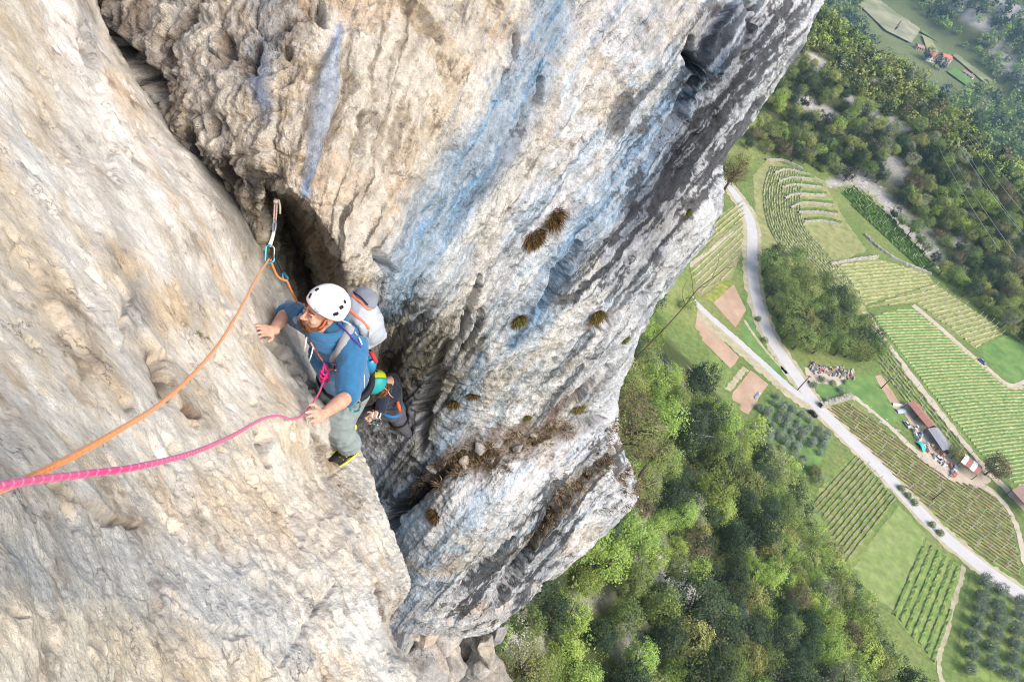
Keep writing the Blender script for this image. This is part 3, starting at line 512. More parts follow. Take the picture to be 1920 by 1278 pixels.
ribbon('farm_track', [(1600, 742), (1660, 792), (1720, 848), (1770, 888), (1830, 905), (1875, 935), (1905, 985), (1922, 1060)], [1.2, 1.5, 2.5, 3.5, 2.0, 1.6, 1.5], G_DIRT, .064, 70, .25)
ribbon('farm_track', [(1808, 1062), (1795, 1110), (1775, 1180), (1760, 1240), (1770, 1290)], 1.1, G_PATH, .062, 40, .25)
ribbon('farm_track', [(1340, 775), (1366, 730), (1398, 690)], 1.6, G_PATH, .034, 30, .3)
ribbon('farm_track', [(1395, 600), (1430, 650), (1475, 700)], .9, G_PATH, .05, 30, .2)
sheet('soil_field', [(1255, 577), (1284, 566), (1386, 670), (1370, 691)], G_SOIL, .04)
sheet('soil_field', [(1337, 568), (1375, 533), (1400, 581), (1379, 614)], G_SOIL, .04)
sheet('soil_field', [(1408, 694), (1440, 720), (1388, 800), (1354, 760)], G_SOIL, .041)
sheet('soil_field', [(1440, 785), (1420, 815), (1405, 850), (1412, 805)], G_SOIL, .04)
sheet('soil_field', [(1640, 705), (1652, 702), (1690, 760), (1680, 772)], G_SOIL, .04)
sheet('crop_patch', [(1322, 556), (1357, 527), (1375, 533), (1337, 568)], mat('yellow_crop', (.34, .31, .07), .95, var=.3, scale=.8, col2=(.18, .24, .05)), .042)
sheet('ploughed_field', [(1284, 514), (1346, 440), (1395, 414), (1398, 452), (1372, 520), (1340, 537), (1312, 556)], mat('ploughed_stubble', (.31, .27, .15), .95, var=.25, scale=.6, col2=(.24, .26, .11)), .035)
sheet('meadow', [(1392, 532), (1412, 540), (1430, 610), (1500, 722), (1482, 730), (1386, 630), (1402, 585)], G_GREEN, .033)
sheet('meadow', [(1210, 600), (1250, 580), (1370, 692), (1352, 752), (1300, 735), (1235, 680)], G_GRASS, .031)
sheet('meadow', [(1684, 945), (1736, 1002), (1690, 1150), (1640, 1120), (1596, 1070)], mat('pale_meadow', (.19, .265, .075), .95, var=.28, scale=.5, col2=(.24, .295, .11), detail=12), .033)
sheet('meadow', [(1828, 655), (1890, 626), (1930, 655), (1930, 712), (1896, 718)], G_GREEN, .034)
sheet('meadow', [(1505, 705), (1545, 690), (1650, 705), (1700, 790), (1660, 790), (1600, 740), (1535, 758), (1512, 735)], G_GREEN, .031)
sheet('yard', [(1510, 690), (1560, 688), (1600, 700), (1570, 722), (1515, 718)], G_DIRT, .05)
sheet('yard', [(1690, 760), (1702, 752), (1790, 850), (1860, 900), (1840, 912), (1770, 890), (1730, 850)], G_DIRT, .05)
TERR = [(1412, 330), (1440, 298), (1505, 316), (1545, 340), (1580, 405), (1625, 470), (1552, 500), (1620, 572), (1640, 610), (1560, 560), (1480, 490), (1425, 480), (1418, 420)]
sheet('terraced_vineyard_ground', TERR, G_STRAW, .03)
F_E = [(1572, 362), (1611, 343), (1752, 500), (1725, 507)]; F_D = [(1550, 502), (1640, 484), (1738, 512), (1750, 530), (1622, 572)]; F_13 = [(1622, 577), (1752, 532), (1886, 622), (1828, 652), (1716, 566)]
F_C = [(1634, 592), (1712, 574), (1895, 728), (1935, 718), (1935, 925), (1866, 884), (1780, 780), (1700, 680)]; F_18 = [(1622, 600), (1638, 612), (1700, 700), (1845, 885), (1810, 880), (1700, 760), (1655, 700), (1640, 660)]
F_B = [(1546, 764), (1592, 752), (1680, 822), (1780, 900), (1850, 915), (1898, 970), (1916, 1086), (1830, 1036), (1700, 915), (1600, 815)]; F_A = [(1602, 846), (1680, 934), (1590, 1062), (1498, 960)]
F_Y = [(1737, 1012), (1806, 1064), (1752, 1245), (1672, 1150)]; F_O = [(1818, 1075), (1935, 1135), (1935, 1300), (1788, 1260)]; F_M = [(1450, 738), (1562, 822), (1520, 892), (1470, 870), (1402, 840), (1420, 770)]; F_G = [(1300, 480), (1350, 405), (1392, 372), (1398, 410), (1346, 438)]
sheet('vineyard_ground', F_E, G_GREEN, .036); sheet('vineyard_ground', F_D, G_STRAW, .036); sheet('vineyard_ground', F_13, G_STRAW, .037); sheet('vineyard_ground', F_C, G_GREEN, .038); sheet('vineyard_ground', F_18, G_GRASS, .032)
sheet('vineyard_ground', F_B, G_GRASS, .036); sheet('vineyard_ground', F_A, G_GRASS, .036); sheet('orchard_ground', F_Y, G_GRASS, .036); sheet('orchard_ground', F_O, G_GRASS, .036); sheet('orchard_ground', F_M, G_GREEN, .036); sheet('vineyard_ground', F_G, G_STRAW, .036)
POST_ME = MB().box((0, 0, 1.0), .13, .13, 2.0).build('post_proto', M_POST); post_me = POST_ME.data; bpy.data.objects.remove(POST_ME)
def row_lines(poly, a, b, spacing, bend=0.0):
    W2 = np.array([list(G0(*p))[:2] for p in poly]); d_ = np.array(list(G0(*b) - G0(*a))[:2]); d_ /= np.linalg.norm(d_); n_ = np.array([-d_[1], d_[0]])
    o = W2.mean(0); U = (W2 - o) @ d_; Q = (W2 - o) @ n_
    out = []
    k0 = np.arange(Q.min() - 20, Q.max() + 20, spacing)
    us = np.arange(U.min(), U.max(), .8)
    for q0 in k0:
        qq = q0 + bend * (us / 50) ** 2; X = o + us[:, None] * d_ + qq[:, None] * n_; ins = in_poly(X[:, 0], X[:, 1], W2)
        if ins.sum() > 4:
            idx = np.where(ins)[0]; br = np.split(idx, np.where(np.diff(idx) > 1)[0] + 1)
            for s in br:
                if len(s) > 4: out.append(X[s])
    return out
def ridge(X, w_, h_, z=.04):
    n = len(X); t = np.gradient(X, axis=0); t /= np.linalg.norm(t, axis=1)[:, None] + 1e-9; nr = np.stack([-t[:, 1], t[:, 0]], -1)
    j = lambda s: 1 + rng.uniform(-s, s, n)
    prof = [(-.5, 0), (-.25, .8), (.25, 1.0), (.5, 0)]; v = np.zeros((n, 4, 3))
    for k, (a, b) in enumerate(prof): v[:, k, :2] = X + nr * (a * w_ * j(.35))[:, None]; v[:, k, 2] = z + b * h_ * j(.6)
    f = grid_faces(n, 4); return v.reshape(-1, 3), f[:, ::-1]
def vineyard(label, poly, a, b, spacing, mt, w_, h_, group=None, post_step=0, bend=0, post_cap=299, post_h=1.0):
    ls = row_lines(poly, a, b, spacing, bend); c = np.concatenate(ls).mean(0)
    root = tag(empty('vineyard', (c[0], c[1], 0)), label, 'vineyard', group); np_ = 0
    for X in ls:
        v, f = ridge(X, w_, h_); me = mesh_np('vine_row', v, f, False)
        link('vine_row', me, root, [mt])
        if post_step:
            st = max(1, int(post_step / .8))
            for i in range(random.randrange(st), len(X), st):
                if np_ >= post_cap: break
                o = bpy.data.objects.new('trellis_post', post_me); COL.objects.link(o); o.parent = root; o.location = (X[i][0] - c[0], X[i][1] - c[1], 0); o.rotation_euler = (random.uniform(-.06, .06), random.uniform(-.06, .06), 0); o.scale = (1, 1, post_h); np_ += 1
    return root
vineyard('vineyard with brown soil rows and white posts between the wood and the road', F_A, (1602, 846), (1498, 960), 1.05, G_ROWB, .32, .22, post_step=5.2)
vineyard('large vineyard with pale posts below the stone wall, right of the road', F_B, (1550, 790), (1850, 1000), 1.15, G_ROWB, .30, .3, post_step=8.0)
vineyard('striped green vineyard sloping right of the long grove, largest of the far fields', F_C, (1700, 670), (1910, 660), 1.15, G_ROWS, .48, .22, bend=-3.0)
vineyard('narrow vineyard strip between the long red shed and the track', F_18, (1650, 650), (1830, 872), 1.5, G_ROWS, .45, .4, post_step=6)
vineyard('vineyard with diagonal pale rows beside the wood edge at the far right', F_13, (1700, 562), (1800, 540), 1.7, G_ROWS, .5, .3, post_step=7)
vineyard('small vineyard with straw coloured rows below the terraces', F_D, (1560, 520), (1720, 505), 1.5, G_ROWS, .55, .3)
vineyard('dark green slim vineyard beside the pale rubble', F_E, (1580, 362), (1735, 505), 1.6, G_ROWG, .8, .7, post_step=9)
vineyard('vineyard of short rows left of the winding road near the cliff edge', F_G, (1320, 460), (1390, 400), 1.4, G_ROWS, .5, .3)
vineyard('ploughed plot with pale furrows beside the lane', [(1290, 512), (1346, 444), (1393, 418), (1395, 452), (1370, 515), (1340, 532), (1314, 550)], (1300, 520), (1385, 440), 1.5, G_ROWS, .6, .15)
orch = vineyard('young orchard of tall grass rows beside the pale meadow', F_Y, (1775, 1040), (1715, 1190), 1.7, mat('orchard_row_grass', (.14, .215, .06), .95, var=.3, scale=.9, col2=(.20, .26, .085)), .95, .3)
# terraced hill: curved rows and dry-stone walls
WALLS = [[(1435, 301), (1470, 303), (1504, 318)], [(1450, 326), (1475, 320), (1510, 328)], [(1458, 342), (1485, 335), (1523, 338)], [(1464, 354), (1490, 348), (1538, 353)], [(1470, 374), (1490, 366), (1546, 368)], [(1480, 392), (1505, 382), (1558, 386)], [(1495, 400), (1530, 399), (1567, 404)], [(1506, 418), (1540, 416), (1574, 423)]]
WN = ['topmost of the pale terrace walls, under the dark hedge', 'second pale terrace wall from the top of the hill', 'third pale terrace wall from the top of the hill', 'fourth pale terrace wall from the top of the hill', 'fifth pale terrace wall from the top of the hill', 'sixth pale terrace wall from the top of the hill', 'seventh pale terrace wall from the top of the hill', 'lowest pale terrace wall of the curved vineyard hill']
def stone_wall(name, ctrl, label, w_, h_, n=46, group=None, cat='stone wall'):
    c = curve_pts(np.array([list(G0(*p))[:2] for p in ctrl]), n); t = np.gradient(c, axis=0); t /= np.linalg.norm(t, axis=1)[:, None]; nr = np.stack([-t[:, 1], t[:, 0]], -1)
    v = np.zeros((n, 5, 3)); j = lambda s: rng.uniform(-s, s, n)
    for k, (a, b) in enumerate([(-.5, -.05), (-.42, .9), (0, 1.0), (.42, .9), (.5, -.05)]): v[:, k, :2] = c + nr * (a * w_ + j(.12))[:, None]; v[:, k, 2] = b * h_ * (1 + (j(.22) if b > 0 else 0))
    return tag(link(name, mesh_np(name, v.reshape(-1, 3), grid_faces(n, 5)[:, ::-1], False), None, [M_STONE]), label, cat, group)
for wl, lb in zip(WALLS, WN): stone_wall('terrace_wall', wl, lb, .75, .9, 60, 'dry stone terrace walls')
tv = tag(empty('vineyard', tuple(G0(1520, 420))), 'terraced vineyard with rows curving round the hill above the grove', 'vineyard')
tc0 = np.array(G0(1520, 420))
for k in range(15):
    base = np.array([(1445, 312), (1432, 360), (1440, 420), (1475, 480), (1530, 535), (1600, 590)], float); inn = np.array([(1505, 320), (1500, 372), (1505, 420), (1535, 460), (1570, 500), (1618, 560)], float)
    cc = base + (inn - base) * k / 14.0; X = curve_pts(np.array([list(G0(*p))[:2] for p in cc]), 90); v, f = ridge(X, .7, .4); link('vine_row', mesh_np('vine_row', v, f, False), tv, [G_ROWS])
for k, wl in enumerate(WALLS[1:]):
    for off in (5, 10):
        X = curve_pts(np.array([list(G0(p[0] + 3, p[1] - off + (3 if off == 10 else 0)))[:2] for p in wl]), 40); v, f = ridge(X, .6, .4); link('vine_row', mesh_np('vine_row', v, f, False), tv, [G_ROWG])
stone_wall('field_wall', [(1535, 762), (1565, 753), (1594, 744)], 'short pale stone wall running from the road above the large vineyard', 1.5, 1.3)
stone_wall('field_wall', [(1555, 497), (1590, 490), (1645, 482)], 'overgrown pale stone wall under the terraced hill', .9, .9)
stone_wall('field_wall', [(1620, 440), (1650, 468), (1690, 492), (1745, 515)], 'long brownish stone wall bordering the dark green slim vineyard', .8, .8)
def rock_mesh(name, seed, sub=2, rough=.35):
    bm = bmesh.new(); bmesh.ops.create_icosphere(bm, subdivisions=sub, radius=1); v = np.array([x.co[:] for x in bm.verts]); r = np.random.default_rng(seed)
    for _ in range(11):
        n_ = r.normal(size=3); n_ /= np.linalg.norm(n_); d_ = r.uniform(.35, .7); s = v @ n_ - d_; v = v - np.clip(s, 0, None)[:, None] * n_ * .9
    v = v * (1 + rough * .35 * fbm(v * 1.7 + seed, 3, seed))[:, None]
    for x, c in zip(bm.verts, v): x.co = c
    me = bpy.data.meshes.new(name); bm.to_mesh(me); bm.free(); return me
ROCKS = [rock_mesh('rock', 20 + k, 1) for k in range(5)]
M_BOULD = mat('boulder_limestone', (.50, .48, .45), .95, var=.25, scale=2, bump=.03, bscale=9)
for r_ in ROCKS: r_.materials.append(M_BOULD)
def scatter_rocks(pts_px, name, label, n, smin, smax, spread):
    """rubble nobody could count: one object"""
    V_, F_ = [], []; o = 0
    for _ in range(n):
        a = random.random() * (len(pts_px) - 1); i = int(a); u = a - i; p = (pts_px[i][0] + (pts_px[i + 1][0] - pts_px[i][0]) * u + random.gauss(0, spread), pts_px[i][1] + (pts_px[i + 1][1] - pts_px[i][1]) * u + random.gauss(0, spread))
        g = G(*p); me = random.choice(ROCKS); v = np.array([q.co[:] for q in me.vertices]) * random.uniform(smin, smax) * np.array([1, random.uniform(.6, 1.2), random.uniform(.5, .8)]) + np.array(g)
        V_.append(v); F_.append(np.array([q.vertices[:] for q in me.polygons]) + o); o += len(v)
    ob = link(name, mesh_np(name, np.concatenate(V_), np.concatenate(F_), False), None, [M_BOULD]); return tag(ob, label, 'rubble', kind='stuff')
scatter_rocks([(1600, 745), (1630, 770), (1660, 795), (1690, 815)], 'stone_heap', 'row of pale and dark loose stones above the large vineyard', 260, .25, .6, 3)
scatter_rocks([(1560, 345), (1610, 335), (1640, 365), (1690, 415), (1730, 455), (1762, 488)], 'rubble', 'pale rubble strip between the far wood and the slim vineyard', 420, .3, 1.1, 7)
# ------------------------------------------------------------------ trees
def leaf_cloud(cent, rad, n, size, r, flat=1.0, out=None):
    """n leaf quads round clump centres; normals lean outwards from the crown centre"""
    k = r.integers(0, len(cent), n); p = cent[k] + r.normal(size=(n, 3)) * rad[k][:, None] * .5 * np.array([1, 1, flat])
    nrm = p - np.array([0, 0, .0]) if out is None else p - out[k]; nrm = nrm / (np.linalg.norm(nrm, axis=1)[:, None] + 1e-6)
    m_ = nrm + np.array([0, 0, .35]) + r.normal(size=(n, 3)) * .55; m_ /= np.linalg.norm(m_, axis=1)[:, None]
    a = np.cross(m_, r.normal(size=(n, 3))); a /= np.linalg.norm(a, axis=1)[:, None] + 1e-9; b = np.cross(m_, a)
    s = size * r.uniform(.6, 1.3, n)[:, None]
    v = np.stack([p - a * s, p + b * s * .55, p + a * s, p - b * s * .55], 1)
    return v.reshape(-1, 3), np.arange(4 * n).reshape(n, 4), np.repeat(nrm, 4, 0)
def crown_mesh(name, seed, kind, nc=80, nl=1300, leaf=.10):
    r = np.random.default_rng(seed); u = r.normal(size=(nc, 3)); u /= np.linalg.norm(u, axis=1)[:, None]
    lob = 1 + .28 * vn(u * 1.6 + seed * 3.1, 3) + .16 * vn(u * 3.5 + seed, 9); rr = lob * r.uniform(.55, 1.0, nc) ** .5
    c = u * rr[:, None]; c[:, 2] = np.where(c[:, 2] < -.35, c[:, 2] * .5, c[:, 2])
    if kind == 'cone': c = np.stack([c[:, 0] * (1 - .62 * (c[:, 2] + 1) / 2), c[:, 1] * (1 - .62 * (c[:, 2] + 1) / 2), c[:, 2] * 1.5], -1)
    if kind == 'tall': c[:, 2] *= 1.35
    if kind == 'wide': c[:, 2] *= .7
    rad = r.uniform(.16, .34, nc)
    v, f, n = leaf_cloud(c, rad, nl, leaf, r)
    cn = np.repeat(c, 1, 0)
    me = mesh_np(name, v, f, True)
    return me
def trunk_mesh(name, seed, limbs=4):
    r = random.Random(seed); b = MB(); b.tube([(0, 0, -1.9), (r.uniform(-.06, .06), r.uniform(-.06, .06), -1.2), (r.uniform(-.12, .12), r.uniform(-.1, .1), -.5), (0, 0, .2)], [.11, .085, .065, .03], 7)
    for k in range(limbs):
        a = k * 2.1 + r.random(); b.tube([(0, 0, -.9 + .2 * k), (.3 * math.cos(a), .3 * math.sin(a), -.45 + .2 * k), (.62 * math.cos(a), .62 * math.sin(a), -.1 + .2 * k)], [.05, .035, .012], 5)
    me = bpy.data.meshes.new(name); me.from_pydata(b.v, [], b.f); me.update(); return me
def leafm(name, c, c2, v=.25): return mat(name, c, .75, var=.22, scale=2.6, col2=c2, spec=.25, trans=.3, objvar=v)
LEAF = {'bright': leafm('leaf_bright', (.36, .48, .12), (.26, .38, .09)), 'mid': leafm('leaf_mid', (.18, .26, .085), (.25, .32, .10)), 'dark': leafm('leaf_dark', (.05, .085, .045), (.075, .115, .058)), 'olive': leafm('leaf_yellow', (.36, .39, .14), (.26, .32, .11)), 'grey': leafm('leaf_grey', (.31, .34, .21), (.23, .28, .16)), 'brown': leafm('leaf_brown', (.23, .20, .11), (.17, .17, .085)), 'olivetree': leafm('leaf_olive_grove', (.15, .205, .155), (.24, .30, .23), .12), 'silver': leafm('leaf_silver', (.34, .40, .31), (.26, .33, .22), .12)}
M_BARK = mat('bark', (.10, .08, .06), .95, var=.25, scale=4, bump=.02, bscale=12)
CROWNS = {}
for ki, (kd, shp) in enumerate([('bright', 'round'), ('mid', 'round'), ('dark', 'tall'), ('olive', 'wide'), ('grey', 'round'), ('brown', 'wide'), ('olivetree', 'round'), ('silver', 'round')]):
    CROWNS[kd] = []
    for s in range(3):
        me = crown_mesh('crown', 100 + ki * 10 + s, shp, 120, 3600, .055); me.materials.append(LEAF[kd]); CROWNS[kd].append(me)
TRUNKS = [trunk_mesh('trunk', k) for k in range(3)]
for t_ in TRUNKS: t_.materials.append(M_BARK)
LM_T = [((1205, 915), 'beside the tip of the lower buttress'), ((1195, 790), 'around the large brownish shrub at the cliff edge'), ((1390, 790), 'just below the soil plots'), ((1480, 860), 'along the edge of the young olive grove'), ((1530, 985), 'along the edge of the vineyard with white posts'), ((1630, 1085), 'along the edge of the pale meadow'), ((1700, 1190), 'below the young orchard'), ((1000, 1180), 'close under the bottom of the buttress'), ((1180, 1240), 'beside the pale scree at the lower picture edge'), ((1420, 1240), 'at the middle of the lower picture edge'), ((1330, 930), 'in the upper middle of the wood'), ((1360, 1080), 'in the middle of the wood'), ((1180, 1060), 'along the lower flank of the buttress')]
LM_H = [((1500, 290), 'just above the terrace walls'), ((1640, 330), 'at the top of the pale rubble'), ((1740, 430), 'beside the lower end of the pale rubble'), ((1830, 540), 'above the vineyard with diagonal rows'), ((1910, 580), 'at the far right above the fields'), ((1440, 240), 'right beside the cliff edge'), ((1560, 180), 'in the middle of the hillside'), ((1700, 230), 'below the ridge left of the power cables'), ((1830, 350), 'under the power cables'), ((1600, 70), 'near the ridge below the far valley')]
def where(px_, py_, lms): return min(lms, key=lambda q: (q[0][0] - px_) ** 2 + (q[0][1] - py_) ** 2)[1]
def tree_label(x, y, z, rad, kd, lms, big):
    a, b, _ = proj(np.array([x, y, z + rad])); return ('large ' if rad > big else 'small ') + {'bright': 'fresh green tree ', 'mid': 'mid green tree ', 'dark': 'dark evergreen tree ', 'olive': 'yellowish green tree ', 'grey': 'pale greyish tree ', 'brown': 'brownish tree '}[kd] + where(a, b, lms)
def tree(name, g, rad, kd, label, group, cat='tree', lift=1.55, sz=1.0):
    o = empty(name, (g[0], g[1], g[2] - .2)); tag(o, label, cat, group)
    for nm, me in (('crown', random.choice(CROWNS[kd])), ('trunk', random.choice(TRUNKS))):
        c = bpy.data.objects.new(nm, me); COL.objects.link(c); c.parent = o; c.location = (0, 0, rad * lift * sz); c.scale = (rad, rad * random.uniform(.85, 1.15), rad * sz); c.rotation_euler = (random.uniform(-.1, .1), random.uniform(-.1, .1), random.uniform(0, 6.28))
    return o
E_ = np.array(RIGHT_EDGE, float)
def hidden(px, py):
    """behind the cliff as seen in the photograph"""
    return px < np.where(py < 915, np.interp(py, E_[:23, 1], E_[:23, 0]), np.interp(py, E_[22:, 1], E_[22:, 0])) - 60
def P3(x, y, z): return proj(np.stack([x, y, z], -1))
def darts(x0, x1, y0, y1, dist, n, ok):
    """evenly spread random points; ok() judges whole arrays"""
    X = rng.uniform(x0, x1, n); Y = rng.uniform(y0, y1, n); k = ok(X, Y); pts = []; cell = {}; s = dist
    for x, y in zip(X[k].tolist(), Y[k].tolist()):
        i, j = int(x // s), int(y // s)
        if any((x - a) ** 2 + (y - b) ** 2 < s * s for di in (-1, 0, 1) for dj in (-1, 0, 1) for a, b in cell.get((i + di, j + dj), ())): continue
        cell.setdefault((i, j), []).append((x, y)); pts.append((x, y))
    return pts
def polyok(W2): return lambda x, y: in_poly(x, y, W2)
TALUS_OPEN = [[(1205, 590), (1255, 562), (1400, 695), (1445, 715), (1398, 822), (1330, 800), (1292, 748), (1225, 690)], [(1450, 738), (1562, 822), (1520, 892), (1560, 880), (1602, 846), (1735, 1000), (1806, 1064), (1752, 1250), (1672, 1160), (1600, 1085), (1590, 1062), (1498, 960), (1505, 880), (1402, 850), (1420, 770)], [(1172, 1160), (1190, 1150), (1225, 1280), (1185, 1290)]]
def ok_talus(x, y):
    z = hgt(x, y); px_, py_, dd = P3(x, y, z + 3); bx, by, _ = P3(x, y, z)
    k = (dd > 25) & (px_ > 820) & (px_ < 1960) & (py_ > 560) & (py_ < 1400) & ~hidden(px_, py_) & ~((y > 168) & (px_ > 1300)) & ~((bx > 1380) & (by < 800)) & (z > 1)
    for p in TALUS_OPEN: k &= ~in_poly(bx, by, p)
    return k
KL = {'bright': 'bright fresh green broadleaf tree in the wood at the foot of the cliff', 'mid': 'mid green leafy tree in the wood at the foot of the cliff', 'dark': 'dark evergreen tree in the wood at the foot of the cliff', 'olive': 'yellowish green spreading tree in the wood at the foot of the cliff', 'grey': 'pale grey green tree in the wood at the foot of the cliff', 'brown': 'brownish barely leafed tree in the wood at the foot of the cliff'}
pts = darts(2, 125, 14, 200, 3.1, 16000, ok_talus); n_talus = 0
pts = np.array(sorted(pts, key=lambda q: q[0] ** 2 + q[1] ** 2)); trest = []
for (x, y), z, cl in zip(pts.tolist(), hgt(pts[:, 0], pts[:, 1]).tolist(), vn(np.c_[pts * .06, np.full(len(pts), 1.5)], 5).tolist()):
    kd = random.choices(['bright', 'mid', 'dark', 'olive', 'grey', 'brown'], [5 + 5 * cl, 3, max(.4, 3.4 - 5 * cl), 2.2, .9, .35])[0]
    rad = random.uniform(1.4, 2.3) + (.9 if random.random() < .18 else 0)
    if n_talus < 298: lb = tree_label(x, y, z, rad, kd, LM_T, 2.0); tree('forest_tree', (x, y, z), rad, kd, lb + (' in the wood' if 'wood' not in lb and len(lb.split()) < 13 else ''), 'wood below the cliff: ' + lb, sz=random.uniform(.95, 1.35)); n_talus += 1
    else: trest.append((x, y, z, rad, kd))
GROVE = [(1424, 492), (1455, 482), (1490, 490), (1530, 530), (1580, 575), (1628, 625), (1640, 670), (1620, 690), (1560, 668), (1500, 668), (1470, 640), (1445, 590), (1428, 540)]
def ok_poly(poly, zmin=-1):
    Wp = np.array([list(G0(*p))[:2] for p in poly]); return polyok(Wp), Wp
okg, Wp = ok_poly(GROVE)
for x, y in darts(Wp[:, 0].min(), Wp[:, 0].max(), Wp[:, 1].min(), Wp[:, 1].max(), 4.2, 4000, okg):
    px_, py_, _ = proj(np.array([x, y, 0])); kd = random.choices(['mid', 'dark', 'olive'], [3, 3.2 if py_ > 580 else 1, 3 if py_ < 570 else 1])[0]
    rad = random.uniform(2.2, 3.4); lb = ('large ' if rad > 2.8 else 'small ') + {'mid': 'mid green', 'dark': 'dark green', 'olive': 'yellow green'}[kd] + ' tree in the ' + ('upper' if py_ < 545 else 'middle' if py_ < 610 else 'lower') + ' part of the roadside grove, ' + ('road side' if px_ < 1450 + (py_ - 490) * .55 + 25 else 'field side'); tree('grove_tree', (x, y, 0), rad, kd, lb, 'roadside grove: ' + lb)
# olive orchards
W2 = [list(G0(*p))[:2] for p in F_O]; o0 = G0(1835, 1095); da = (G0(1905, 1130) - G0(1835, 1095)).normalized(); db = (G0(1815, 1200) - G0(1835, 1095)).normalized()
ORD = ['first', 'second', 'third', 'fourth', 'fifth', 'sixth', 'seventh', 'eighth', 'ninth', 'tenth', 'eleventh', 'twelfth', 'thirteenth', 'fourteenth', 'fifteenth', 'sixteenth', 'seventeenth', 'eighteenth']
olv = {}
for i in range(-3, 9):
    for j in range(-1, 9):
        p = o0 + da * (i * 4.6 + random.uniform(-.4, .4)) + db * (j * 4.3 + random.uniform(-.4, .4)); px_, py_, _ = proj(np.array([p.x, p.y, 1.5]))
        if 1790 < px_ < 1960 and 1075 < py_ < 1320 and in_poly(np.array([p.x]), np.array([p.y]), W2)[0]: olv.setdefault(i, []).append(p)
for a_, i in enumerate(sorted(olv)):
    for b_, p in enumerate(olv[i]): tree('olive_tree', p, random.uniform(1.5, 1.8), 'olivetree', 'olive tree of the orchard grid, %s line from the track, %s tree below the road' % (ORD[a_], ORD[b_]), 'olive trees of the orchard grid', lift=1.15)
W2 = [list(G0(*p))[:2] for p in F_M]; o0 = G0(1470, 760); da = (G0(1545, 815) - o0).normalized(); db = (G0(1425, 835) - o0).normalized()
olv = {}
for i in range(-8, 18):
    for j in range(-6, 18):
        p = o0 + da * (i * 2.5 + random.uniform(-.5, .5)) + db * (j * 2.5 + random.uniform(-.5, .5))
        if random.random() < .92 and in_poly(np.array([p.x]), np.array([p.y]), W2)[0]: olv.setdefault(j, []).append(p)
for a_, i in enumerate(sorted(olv)):
    for b_, p in enumerate(olv[i]): tree('young_olive_tree', p, random.uniform(.8, 1.3), 'silver', 'small silvery olive tree between wood and road, %s row from the lane, %s along it' % (ORD[a_ % 18], ORD[b_ % 18]), 'young olive trees beside the road', lift=1.1)
W2 = [list(G0(*p))[:2] for p in [(1515, 715), (1580, 700), (1592, 740), (1535, 755)]]
for x, y in darts(60, 130, 120, 220, 2.2, 2500, polyok(W2)): tree('silver_shrub', (x, y, 0), random.uniform(.6, 1.0), 'silver', 'silvery shrub on the bank above the short stone wall', 'silvery shrubs above the stone wall', 'shrub', 1.0)
# wood on the far hillside: the nearest as trees, the rest as one mass
def ok_hill(x, y):
    z = hgt(x, y); yf = np.interp(x, [-50, 48, 84, 126, 151, 250, 500], [282, 280, 292, 272, 252, 200, 120]); px_, py_, dd = P3(x, y, z + 3); bx, by, _ = P3(x, y, z)
    for pl in (F_13, F_E, F_D, TERR): bx = np.where(in_poly(bx, by - 4, pl), 5000, bx)
    return (bx < 4000) & (y > yf + 2 - 20 * sst(95, 115, x)) & (px_ < 1960) & (py_ > -40) & (px_ > np.interp(py_, E_[:22, 1], E_[:22, 0]) - 40) & (stroke(bx, by, [(1600, 335), (1640, 362), (1690, 412), (1730, 455), (1760, 488)], 12, .3) < .4) & (fbm(np.stack([x * .075, y * .075, 0 * x + 4], -1), 3, 66) < .42)
hp = darts(20, 260, 190, 400, 3.7, 26000, ok_hill); hp.sort(key=lambda q: q[0] ** 2 + q[1] ** 2)
HL = {'bright': 'fresh green tree on the wooded hillside beyond the fields', 'mid': 'mid green tree on the wooded hillside beyond the fields', 'dark': 'dark evergreen tree on the wooded hillside beyond the fields', 'olive': 'yellowish tree on the wooded hillside beyond the fields', 'grey': 'pale greyish tree on the wooded hillside beyond the fields', 'brown': 'brown leafless looking tree on the wooded hillside beyond the fields'}
rest = []
hpa = np.array(hp)
for k, ((x, y), z, cl) in enumerate(zip(hp, hgt(hpa[:, 0], hpa[:, 1]).tolist(), vn(np.c_[hpa * .03, np.full(len(hpa), 7.5)], 5).tolist())):
    right_ = 1.0 if x > 105 else 0
    kd = random.choices(['bright', 'mid', 'dark', 'olive', 'grey', 'brown'], [max(.2, 1.3 + 2 * cl), 3, max(.4, 3.4 - 3 * cl), 2 + right_, .6 + right_, .5 + right_])[0]
    rad = random.uniform(1.7, 2.9)
    if k < 298: lb = tree_label(x, y, z, rad, kd, LM_H, 2.4); tree('hillside_tree', (x, y, z), rad, kd, lb, 'wooded hillside: ' + lb, sz=random.uniform(.9, 1.2))
    else: rest.append((x, y, z, random.uniform(1.9, 3.1), kd))
